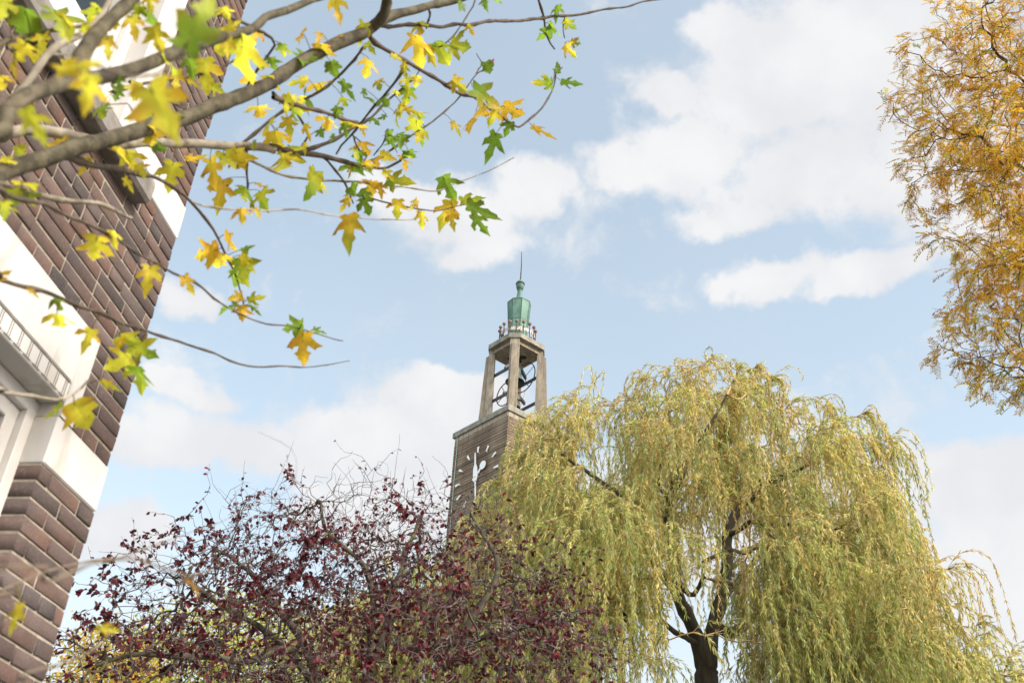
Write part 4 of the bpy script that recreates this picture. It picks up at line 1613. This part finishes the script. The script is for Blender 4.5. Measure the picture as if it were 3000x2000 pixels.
# branches and twigs: name, height on the trunk or None, points (bearing x, y, distance), radii, bark
BR = [
    ('branch', 2.05, [(-90, 545, 2.35), (0, 508, 2.45), (171, 449, 2.6), (299, 414, 2.7), (406, 380, 2.8), (555, 338, 2.95), (750, 262, 3.15), (834, 215, 3.25), (968, 134, 3.4), (1079, 85, 3.5), (1146, 45, 3.6), (1258, 20, 3.75), (1347, -4, 3.9), (1500, -70, 4.1), (1680, -170, 4.3), (1850, -240, 4.5)],
     [(0, .036), (.15, .0185), (.5, .0205), (.66, .020), (.72, .0145), (.85, .010), (1, .002)], 'bark_plane'),
    ('branch', None, [(1090, 80, 3.51), (1125, 45, 3.5), (1137, 0, 3.5), (1120, -80, 3.45), (1100, -220, 3.4), (1130, -420, 3.4), (1110, -600, 3.35)], [(0, .018), (.3, .012), (1, .002)], 'bark_plane'),
    ('branch', 1.9, [(-80, 405, 1.72), (0, 345, 1.78), (43, 308, 1.82), (141, 260, 1.92), (299, 218, 2.08), (427, 188, 2.2), (555, 141, 2.35), (660, 108, 2.5), (750, 77, 2.6), (789, 47, 2.65), (901, 6, 2.8), (990, -30, 2.9), (1150, -130, 3.0), (1300, -190, 3.1)],
     [(0, .030), (.2, .0128), (.6, .0130), (.8, .0095), (1, .002)], 'bark_plane'),
    ('branch', None, [(215, 243, 1.99), (225, 190, 2.02), (255, 140, 2.06), (299, 85, 2.12), (363, 21, 2.2), (400, -30, 2.25), (480, -160, 2.35), (520, -330, 2.45)], [(0, .0145), (.5, .0125), (1, .002)], 'bark_plane'),
    ('branch', 2.2, [(-60, 380, 2.3), (20, 305, 2.3), (56, 265, 2.3), (107, 200, 2.35), (171, 132, 2.42), (231, 98, 2.5), (275, 60, 2.55), (299, 38, 2.6), (330, -10, 2.65)], [(0, .02), (.3, .0105), (1, .0065)], 'bark_pale'),
    ('branch', 1.95, [(-80, 405, 2.9), (17, 392, 2.95), (77, 382, 3.0), (180, 389, 3.05), (273, 412, 3.1), (355, 422, 3.15), (427, 417, 3.25), (534, 423, 3.4), (640, 425, 3.5), (750, 428, 3.6), (800, 433, 3.65)], [(0, .028), (.25, .0165), (1, .0135)], 'bark_pale'),
    ('branch', None, [(790, 431, 3.64), (878, 448, 3.75), (968, 462, 3.85), (1057, 482, 4.0), (1124, 494, 4.1), (1170, 470, 4.15)], [(0, .0120), (.5, .009), (1, .004)], 'twig_plane'),
    ('twig', None, [(850, 443, 3.72), (923, 428, 3.8), (990, 402, 3.9), (1048, 366, 4.0), (1093, 339, 4.05), (1146, 286, 4.15), (1191, 250, 4.2), (1232, 205, 4.3)], [(0, .0080), (1, .003)], 'twig_plane'),
    ('twig', None, [(1100, 78, 3.55), (1169, 74, 3.7), (1325, 76, 4.0), (1459, 65, 4.3), (1593, 54, 4.6), (1700, 43, 4.8), (1830, 20, 5.0), (1945, -2, 5.2)], [(0, .0065), (.6, .006), (1, .003)], 'twig_plane'),
    ('twig', None, [(1575, -20, 4.5), (1581, 10, 4.55), (1593, 54, 4.6), (1600, 90, 4.62), (1615, 130, 4.6), (1624, 146, 4.6)], [(0, .006), (1, .0035)], 'twig_plane'),
    ('twig', None, [(1078, 92, 3.5), (1093, 120, 3.55), (1146, 152, 3.6), (1213, 192, 3.7), (1271, 228, 3.8), (1338, 266, 3.95), (1392, 286, 4.1), (1459, 337, 4.3), (1500, 366, 4.4), (1520, 375, 4.45), (1548, 357, 4.5), (1593, 312, 4.6), (1620, 263, 4.7), (1640, 205, 4.75)], [(0, .0080), (.5, .006), (1, .0030)], 'twig_plane'),
    ('twig', None, [(985, 452, 3.88), (1030, 393, 3.85), (1090, 325, 3.8), (1146, 259, 3.75), (1187, 200, 3.68)], [(0, .0035), (1, .0045)], 'twig_plane'),
    ('twig', None, [(1070, 478, 4.02), (1110, 462, 4.1), (1169, 429, 4.2), (1204, 402, 4.25), (1254, 366, 4.35), (1325, 308, 4.45), (1370, 254, 4.5), (1400, 215, 4.55), (1430, 195, 4.6)], [(0, .0055), (1, .0022)], 'twig_plane'),
    ('twig', None, [(945, 460, 3.85), (986, 504, 3.9), (1012, 545, 3.95), (1032, 590, 4.0)], [(0, .005), (1, .0028)], 'twig_plane'),
    ('twig', None, [(716, 428, 3.58), (722, 482, 3.6), (727, 530, 3.62), (730, 575, 3.62)], [(0, .005), (1, .0030)], 'twig_plane'),
    ('twig', None, [(640, 425, 3.5), (740, 470, 3.6), (847, 513, 3.75), (968, 531, 3.9), (1080, 534, 4.1), (1146, 545, 4.2), (1258, 557, 4.35), (1347, 537, 4.5), (1459, 487, 4.65), (1506, 458, 4.7)], [(0, .005), (1, .0018)], 'bark_pale'),
    ('twig', None, [(1028, 570, 3.98), (1102, 585, 4.05), (1146, 594, 4.1), (1258, 616, 4.3), (1310, 610, 4.4), (1390, 595, 4.5)], [(0, .0038), (1, .002)], 'twig_plane'),
    ('twig', None, [(560, 590, 2.6), (660, 612, 2.7), (767, 614, 2.8), (901, 616, 2.95), (1012, 634, 3.1), (1102, 643, 3.2), (1225, 647, 3.35)], [(0, .0025), (1, .0014)], 'bark_pale'),
    ('twig', None, [(184, 457, 2.62), (278, 479, 2.75), (385, 503, 2.9), (470, 526, 3.0), (535, 560, 3.05), (554, 579, 3.1), (589, 623, 3.12), (625, 677, 3.15), (656, 739, 3.2), (688, 797, 3.2), (705, 851, 3.2), (719, 893, 3.2)], [(0, .0095), (.4, .006), (1, .0022)], 'twig_plane'),
    ('twig', 1.75, [(-60, 800, 2.2), (0, 823, 2.3), (121, 859, 2.45), (214, 892, 2.55), (313, 921, 2.65), (429, 971, 2.8), (504, 995, 2.9), (607, 1029, 3.0), (656, 1052, 3.05), (714, 1065, 3.1), (835, 1074, 3.25), (940, 1070, 3.4), (1024, 1060, 3.5)], [(0, .02), (.2, .007), (.6, .0045), (1, .0014)], 'twig_plane'),
    ('twig', 2.1, [(-70, 540, 2.0), (20, 575, 2.1), (100, 600, 2.2), (170, 622, 2.3), (268, 658, 2.4), (357, 712, 2.5), (402, 743, 2.55), (473, 779, 2.65), (540, 815, 2.75), (589, 837, 2.8), (643, 882, 2.9), (741, 936, 3.05), (879, 960, 3.25), (955, 985, 3.4), (1000, 1006, 3.5)], [(0, .02), (.2, .006), (.6, .0035), (1, .0014)], 'twig_plane'),
    ('twig', 2.0, [(-60, 530, 2.25), (26, 551, 2.3), (85, 568, 2.35), (150, 580, 2.4), (214, 592, 2.42), (308, 605, 2.5), (385, 637, 2.6)], [(0, .016), (.3, .0075), (1, .0045)], 'bark_pale'),
    ('twig', 1.55, [(-60, 1735, 1.55), (0, 1724, 1.6), (110, 1690, 1.68), (215, 1661, 1.75), (287, 1645, 1.8), (364, 1633, 1.85), (478, 1590, 1.92), (560, 1560, 2.0), (700, 1500, 2.1), (829, 1441, 2.2), (872, 1385, 2.25), (868, 1335, 2.27), (842, 1301, 2.3), (752, 1256, 2.35)], [(0, .014), (.2, .0048), (.5, .0026), (.72, .0008), (1, .0003)], 'twig_brown'),
    ('twig', 1.8, [(-60, 1130, 2.1), (0, 1149, 2.2), (112, 1158, 2.3), (179, 1167, 2.4), (223, 1152, 2.45), (262, 1122, 2.5)], [(0, .012), (.3, .0055), (1, .0025)], 'bark_pale'),
    ('twig', 1.45, [(-60, 1640, 1.05), (120, 1700, 1.12), (300, 1655, 1.2), (420, 1648, 1.25), (500, 1680, 1.28), (566, 1690, 1.3), (600, 1660, 1.32)], [(0, .01), (.3, .0026), (1, .0014)], 'twig_brown'),
    ('twig', 1.5, [(-60, 2010, 1.2), (80, 1990, 1.3), (200, 1950, 1.4), (290, 1890, 1.5), (352, 1842, 1.55)], [(0, .01), (.3, .0024), (1, .0012)], 'twig_brown'),
    ('twig', None, [(560, 10, 2.9), (700, 60, 3.0), (800, 120, 3.1), (760, 190, 3.15), (700, 290, 3.2)], [(0, .005), (1, .003)], 'twig_plane'),
    ('twig', 2.3, [(-60, 150, 2.35), (0, 128, 2.4), (90, 110, 2.45), (170, 90, 2.5), (250, 75, 2.6), (330, 50, 2.7)], [(0, .014), (.3, .0060), (1, .004)], 'twig_plane'),
    ('twig', None, [(20, 140, 2.42), (90, 150, 2.48), (150, 160, 2.55), (205, 170, 2.6)], [(0, .005), (1, .003)], 'bark_pale'),
    ('twig', None, [(380, 240, 3.0), (430, 262, 3.1), (480, 290, 3.2), (540, 315, 3.3), (620, 345, 3.4)], [(0, .005), (1, .003)], 'twig_plane'),
    ('twig', None, [(330, 270, 3.0), (430, 245, 3.15), (560, 228, 3.3), (660, 195, 3.4), (720, 160, 3.45)], [(0, .005), (1, .003)], 'twig_plane'),
    ('twig', None, [(700, 428, 3.56), (745, 395, 3.6), (800, 350, 3.65), (860, 310, 3.7), (930, 270, 3.75), (990, 225, 3.8), (1040, 175, 3.75), (1065, 140, 3.6)], [(0, .006), (1, .004)], 'twig_plane'),
    ('twig', None, [(800, 285, 3.2), (860, 305, 3.3), (920, 320, 3.4), (980, 338, 3.5), (1030, 355, 3.6), (1050, 366, 3.7)], [(0, .008), (1, .004)], 'twig_plane'),
    ('twig', None, [(870, 448, 3.74), (905, 400, 3.75), (880, 350, 3.7), (830, 300, 3.5), (800, 270, 3.3)], [(0, .004), (1, .005)], 'twig_plane'),
    ('twig', None, [(1030, 393, 3.86), (1045, 430, 3.95), (1065, 462, 4.0)], [(0, .003), (1, .003)], 'twig_plane'),
    ('twig', None, [(1135, 378, 4.1), (1120, 420, 4.1), (1095, 460, 4.08)], [(0, .0025), (1, .0025)], 'twig_plane'),
    ('twig', None, [(1060, 484, 4.0), (1080, 440, 4.05), (1040, 405, 4.0)], [(0, .003), (1, .0025)], 'twig_plane'),
    ('twig', None, [(1258, 20, 3.75), (1256, 50, 3.8), (1247, 80, 3.85)], [(0, .004), (1, .003)], 'twig_plane'),
    ('twig', None, [(1395, -10, 4.2), (1370, 40, 4.15), (1350, 75, 4.1), (1325, 110, 4.0), (1290, 140, 3.95)], [(0, .003), (1, .0025)], 'twig_plane'),
    ('twig', None, [(1395, 215, 4.55), (1410, 185, 4.6), (1395, 160, 4.6)], [(0, .0025), (1, .002)], 'twig_plane'),
    ('twig', None, [(1640, 215, 4.75), (1636, 190, 4.78), (1618, 240, 4.7)], [(0, .0025), (1, .002)], 'twig_plane'),
    ('twig', None, [(1655, 45, 4.75), (1650, 85, 4.75), (1655, 125, 4.72)], [(0, .003), (1, .002)], 'twig_plane'),
    ('twig', 2.0, [(-60, 300, 1.10), (60, 300, 1.14), (150, 250, 1.18), (215, 200, 1.2), (330, 215, 1.24), (430, 240, 1.26), (520, 180, 1.3), (570, 110, 1.32), (600, 20, 1.35), (640, -40, 1.4)], [(0, .012), (.3, .0022), (1, .0014)], 'twig_brown'),
]
all_px, all_pos = [], []
for nm, zt, pts, rad, mat in BR:
    p3 = np.asarray([at(*q) for q in pts])
    pxs = np.asarray([(a, b) for a, b, _ in pts], float)
    if zt is not None:
        t0 = tk(zt)
        mid = t0 * .5 + p3[0] * .5 + np.array([0, 0, .08])
        full = np.vstack([[t0], [mid], p3])
    else:
        full = p3
    length = np.linalg.norm(np.diff(full, axis=0), axis=1).sum()
    n_ = max(10, int(length / (.035 if nm == 'twig' else .03)))
    ln = smooth_line(full, n_, .006 if nm == 'twig' else .004)
    rr = np.interp(np.linspace(0, 1, n_), [q for q, _ in rad], [q for _, q in rad])
    # buds and nodes thicken the wood here and there
    node = np.zeros(n_)
    for j in range(2, n_ - 1, 4 if nm == 'twig' else 9):
        jj_ = min(n_ - 2, j + rng.integers(0, 2))
        node[jj_] = .38 if nm == 'twig' else .13
    rr = rr * (1 + node) * (1 + .04 * rng.normal(size=n_))
    V, Q = tubes([ln], [rr], 6 if nm == 'twig' else 14)
    np_mesh(nm, V - PT, Q, M[mat], plane, smooth=True)
    for a, b, p, q in zip(pxs[:-1], pxs[1:], p3[:-1], p3[1:]):
        for s_ in np.linspace(0, 1, 6):
            all_px.append(a * (1 - s_) + b * s_)
            all_pos.append(p * (1 - s_) + q * s_)
all_px, all_pos = np.asarray(all_px), np.asarray(all_pos)
N_NEAR = 9 * 6

# leaf outlines: half outline of a deeply lobed plane leaf (x across, y along), two variants
HALF_A = [(.10, -.03), (.24, -.08), (.41, -.05), (.36, .04), (.25, .13), (.36, .17), (.46, .23), (.62, .40), (.47, .42), (.40, .47), (.34, .41), (.15, .36), (.19, .50), (.31, .58), (.21, .65), (.18, .76), (.10, .83)]
HALF_B = [(.08, -.02), (.20, -.05), (.33, .02), (.24, .10), (.27, .17), (.44, .26), (.55, .48), (.40, .46), (.31, .39), (.15, .35), (.16, .52), (.25, .62), (.15, .72), (.08, .86)]
HALF_C = [(.12, -.06), (.30, -.10), (.40, .00), (.50, .08), (.42, .20), (.55, .30), (.60, .44), (.44, .46), (.30, .44), (.30, .56), (.38, .66), (.22, .72), (.16, .84)]
MID = [0.0, .12, .28, .44, .62, .82, 1.0]


def leaf_template(half):
    vs, fs = [], []
    mids = [(0, y) for y in MID]
    for sgn in (1, -1):
        poly = [mids[0]] + [(sgn * x, y) for x, y in half] + mids[::-1][:-1]
        tri = tessellate_polygon([[Vector((x, y, 0)) for x, y in poly]])
        b_ = len(vs)
        vs += poly
        fs += [tuple(b_ + i for i in t_) for t_ in tri]
    return np.asarray(vs, float), np.asarray(fs, int)


TEMPL = [leaf_template(HALF_A), leaf_template(HALF_B), leaf_template(HALF_C)]
YEL, GRN, OCH, YGR, PIN, BRN = (.86, .70, .06), (.20, .34, .03), (.70, .46, .04), (.62, .66, .05), (.60, .16, .20), (.26, .15, .07)
CODE = {'Y': YEL, 'G': GRN, 'O': OCH, 'L': YGR, 'P': PIN, 'B': BRN}
# bearing, blade length in frame pixels, tip direction (degrees, up = 90), colours (base, tip), width factor
LV = """107 376 140 -60 LL .8;256 280 135 -100 YO;479 335 190 -65 YY;239 192 150 12 YY .45;462 120 95 -70 YY;590 50 210 62 GL .7;440 13 70 -80 YY;192 64 62 -20 YY .6
124 128 62 -90 YY;103 160 55 -100 YL;43 209 58 -80 YO .7;73 77 100 -90 GG;5 30 80 -95 LL;180 81 120 -70 GL;316 145 85 -90 OY;402 43 62 -110 LG;449 56 52 -60 GG;393 85 92 -80 YO
350 248 52 -70 GG;393 274 65 -100 YL;603 226 118 -85 YY;568 244 58 -40 YY .6;517 239 76 -95 OY;496 200 58 -80 LG;560 197 62 -75 GG;641 265 62 -30 LL;667 145 62 -90 YY .6;718 180 165 -82 LL;743 112 68 -120 OY
688 73 62 30 YY .6;662 38 45 -60 YY;466 432 62 -30 GG .7;346 453 52 -90 YO;385 470 62 -60 LY;415 500 46 -70 YL;500 521 98 -100 LY;577 461 72 10 OY .5;692 466 102 0 LY .6;628 513 105 -75 YO;645 577 112 -100 OL
43 581 62 -80 LG;94 590 42 -60 GL;85 543 50 -30 YL;13 615 62 -90 LG;0 240 45 -80 YY;277 738 92 -100 YY .8;335 698 58 -72 YY .6;433 823 98 -102 YY;172 944 62 -80 YY;257 993 74 -112 YY .8;170 890 42 -60 GG .5;98 859 52 -40 OO .4
379 993 66 -20 LG;429 1033 100 -25 LG .8;411 1109 88 -78 GL;348 1064 98 -160 YL;326 1131 72 -30 YL .6;237 1216 88 -62 YL;152 1207 84 -145 GL .4;348 1006 44 -100 YO;554 837 72 -62 OY .7;0 819 44 -80 OO
990 31 98 -80 YO .8;1057 103 78 -105 LY;932 116 48 -110 OY .6;879 107 32 -120 OO;1075 201 64 -100 OY;870 241 72 -165 YL .6;977 205 52 -70 GG;1021 268 78 -55 GG .5;838 308 64 -90 LY;874 286 48 0 YY .6
1227 156 122 -80 OY .8;1262 165 72 -65 OY;1294 156 88 -58 GL;1347 134 58 -8 LG;1231 89 54 -80 LO;1379 89 44 -55 YO .5;1164 170 44 -30 YL .6;1187 214 44 -80 GL;1191 286 64 -100 GL;1173 326 54 -90 OL;1160 353 54 -80 LG;1209 326 54 -20 OY .6
1231 344 42 -50 LG;1227 393 94 -80 LG;1432 290 118 -32 GO .8;1508 330 90 -30 OO;1441 345 64 -112 OL;1383 353 80 -112 OO;1338 379 58 -60 OL .6;1486 379 54 -110 GG;1437 437 104 -110 GG .8;1593 388 84 -27 OO .35;1347 254 64 -40 OL;1432 205 46 -70 GG .6
1441 183 26 60 PP .8;1629 40 58 -100 GG .7;1593 103 68 -140 GG .6;1624 89 52 -60 GG .6;1673 76 50 -40 LG;1673 152 54 -50 OL .8;1690 128 40 -20 OG .5;1633 196 42 95 GG .6;1588 243 64 175 GO .6;1675 243 68 -8 GG .6;1421 9 44 -80 GG .6;1454 0 44 -60 GG .5;1347 22 30 -110 GG
847 375 68 -80 OL;901 388 54 -80 YO .6;879 330 64 -70 YO .6;943 393 34 -60 GG;986 330 40 -110 GG;1066 277 34 -90 GG .5;1088 292 30 -30 GG .5;1012 384 50 -80 GG;1064 384 40 -75 OO .5;1070 433 42 -50 OO;1100 357 40 -40 GG .6;1140 397 36 -90 GG .4
1173 420 44 -95 GG;1200 455 42 -20 GG .5;1187 478 44 -50 OO .6;1137 460 54 -20 YO .5;1053 464 40 -80 GG;1079 487 42 -60 OG;1106 482 40 -80 OO;1026 504 42 -110 OO .5;1048 500 36 -90 GG;829 478 95 -110 LY;856 464 60 -12 YO .5;910 545 98 -110 LG;950 549 54 -40 LO .5
767 545 46 -25 OO .4;771 589 70 -70 LG;718 571 46 -80 GL;754 625 44 -60 OY .7;709 634 54 -85 OY;704 469 64 -60 YO;1173 531 90 -5 GY;1142 518 56 -40 YO;1088 549 48 -90 OO;1115 558 50 -80 OO;1075 567 48 -20 GG;1037 563 36 -60 GG;1008 603 60 -120 OY .6
1023 685 128 -92 OG;1075 607 66 -70 GG .6;1164 616 70 -92 OL;1209 603 46 -125 OL .6;1236 647 60 -85 OL;1303 629 100 -112 OL;1325 650 66 -80 OG;1316 554 92 -62 GG;1388 585 80 8 LG .6;1414 620 114 -25 GG .4;1410 661 90 -52 GG .7
603 744 76 200 OY .8;643 766 70 -122 OY;683 712 80 -40 OY .5;728 775 76 -52 OY .6;714 797 96 -72 GL;692 815 44 -90 GG .6;728 726 44 15 GG .4;688 873 50 -165 OY;754 873 60 12 GY;710 918 52 -88 OO;679 896 40 -150 GG .5;750 909 50 -42 GG .4
857 958 62 -165 GG .6;938 971 46 -22 GG .6;888 1025 114 -90 OO;661 900 30 -160 GG .4;320 1843 78 -8 YY .5;43 1815 105 -108 YL .55;566 1725 75 -70 BO .7;940 150 40 -90 OL;1000 120 36 -70 OO;780 250 60 -100 YL;800 190 46 -70 GG;760 330 50 -80 YO;810 410 50 -80 OY
900 300 40 -60 GG;940 260 40 -70 OL;1110 250 36 -80 OG;1130 300 34 -60 GG;1010 300 34 -70 LG;960 360 38 -90 YO;780 380 46 -100 LY;740 250 70 -70 YY;830 150 44 -80 GL;890 180 44 -100 GG;420 330 50 -90 LL;300 330 46 -80 GL;60 450 50 -80 LG;20 480 46 -90 YY;130 480 44 -70 GL"""
# further leaves crowding the wood near the left edge and along the middle twigs
extra = []
pool = np.where((all_px[:, 1] < 560) & (all_px[:, 0] > -20) & (all_px[:, 0] < 1250))[0]
for _ in range(48):
    j = int(rng.choice(pool))
    x_, y_ = all_px[j] + rng.normal(0, 22, 2)
    left = all_px[j][0] < 760
    L_ = rng.uniform(38, 76) if left else rng.uniform(22, 44)
    cc = rng.choice(['YY', 'YO', 'YL', 'LG', 'LY', 'GL', 'GG'], p=[.3, .16, .14, .1, .1, .1, .1] if left else [.1, .14, .1, .16, .1, .2, .2])
    extra.append('%d %d %d %d %s %.2f' % (x_, y_ + L_ * .4, L_, rng.normal(-85, 38), cc, rng.uniform(.45, 1.0)))
LV += ';' + ';'.join(extra)
leaf_geo = Geo()
entries = [e.strip() for e in LV.replace('\n', ';').split(';') if e.strip()]
for ent in entries:
    q = ent.split()
    px, py, Lp, ang = (float(x) for x in q[:4])
    ca_, cb_ = CODE[q[4][0]], CODE[q[4][1]]
    wf = (float(q[5]) if len(q) > 5 else rng.uniform(.75, 1.08)) * .80
    Lp *= .97
    a = RAD(ang)
    dpx = np.array([math.cos(a), -math.sin(a)])
    base_px = np.array([px, py]) - dpx * Lp * .48
    dd = np.linalg.norm(all_px - base_px, axis=1)
    dd[-N_NEAR:] += 1e4
    if Lp > 125 and px < 700:           # the blurred leaves closest to the viewer grow on the nearest twig
        dd[:-N_NEAR] += 1e4
        dd[-N_NEAR:] -= 1e4
    j = int(np.argmin(dd))
    dist = float(np.linalg.norm(all_pos[j] - (0, 0, CAM_Z)))
    big = Lp / 3300.0 * dist
    if big > .15:                     # a leaf that looks larger than a plane leaf can be stands nearer
        dist *= .14 / big
    b3 = at(base_px[0], base_px[1], dist * rng.uniform(.985, 1.0))
    t3 = at(*(base_px + dpx * Lp), dist * rng.uniform(.97, 1.03))
    ax = t3 - b3
    L3 = np.linalg.norm(ax)
    ax = ax / L3
    view = unit(b3 - np.array([0, 0, CAM_Z]))
    nrm = unit(-view + rng.normal(0, .30, 3) + np.array([0, 0, -.15]))
    sidev = unit(np.cross(ax, nrm))
    nrm = np.cross(sidev, ax)
    tv, tf = TEMPL[rng.choice(3, p=[.48, .42, .10])]
    n_ = len(tv)
    x = tv[:, 0] * wf * (1 + .10 * rng.normal(0, 1, n_) * (np.abs(tv[:, 0]) > .02))
    y = tv[:, 1] + .02 * rng.normal(0, 1, n_) * (np.abs(tv[:, 0]) > .02)
    fold, droop, curl = rng.uniform(.05, .32), rng.uniform(-.25, .30), rng.uniform(-.3, .45)
    zl = np.abs(x) * fold - droop * y * y * .6 - curl * x * x + .05 * np.sin(7 * y + 3 * x + rng.uniform(0, 6))
    if q[4][0] == 'B':
        zl += .35 * np.sin(6 * x) * .5 + .3 * y * y
    V = b3 + L3 * (x[:, None] * sidev + y[:, None] * ax + zl[:, None] * nrm)
    # colour turns from the base and veins outwards, in patches
    m = np.clip(y * 1.0 + .5 * np.sin(5 * x + rng.uniform(0, 6)) * .5 + rng.normal(0, .12, n_), 0, 1)[:, None]
    col = np.asarray(ca_) * (1 - m) + np.asarray(cb_) * m
    edge = (np.abs(tv[:, 0]) > .38)[:, None]
    col = np.where(edge & (rng.random((n_, 1)) < .5), col * (.72, .5, .5), col)
    col = np.where((np.abs(tv[:, 0]) < .01)[:, None], col * 1.18, col) * rng.uniform(.85, 1.12)
    leaf_geo.add(V - PT, tf, np.clip(col, 0, .85))
    # stalk to the wood it grows from
    if dd[j] < 150:
        e = all_pos[j]
        mid = (b3 + e) / 2 + np.array([0, 0, .25 * np.linalg.norm(b3 - e)]) * .3
        ln = smooth_line([e, mid, b3, b3 + ax * L3 * .12], 6)
        V, Q = tubes([ln], [[.0018, .0015, .0013, .0013, .0012, .0008]], 4)
        leaf_geo.add(V - PT, Q, np.tile((.30, .24, .07), (len(V), 1)))
leaf_geo.build('foliage', M['leaf_plane'], plane)
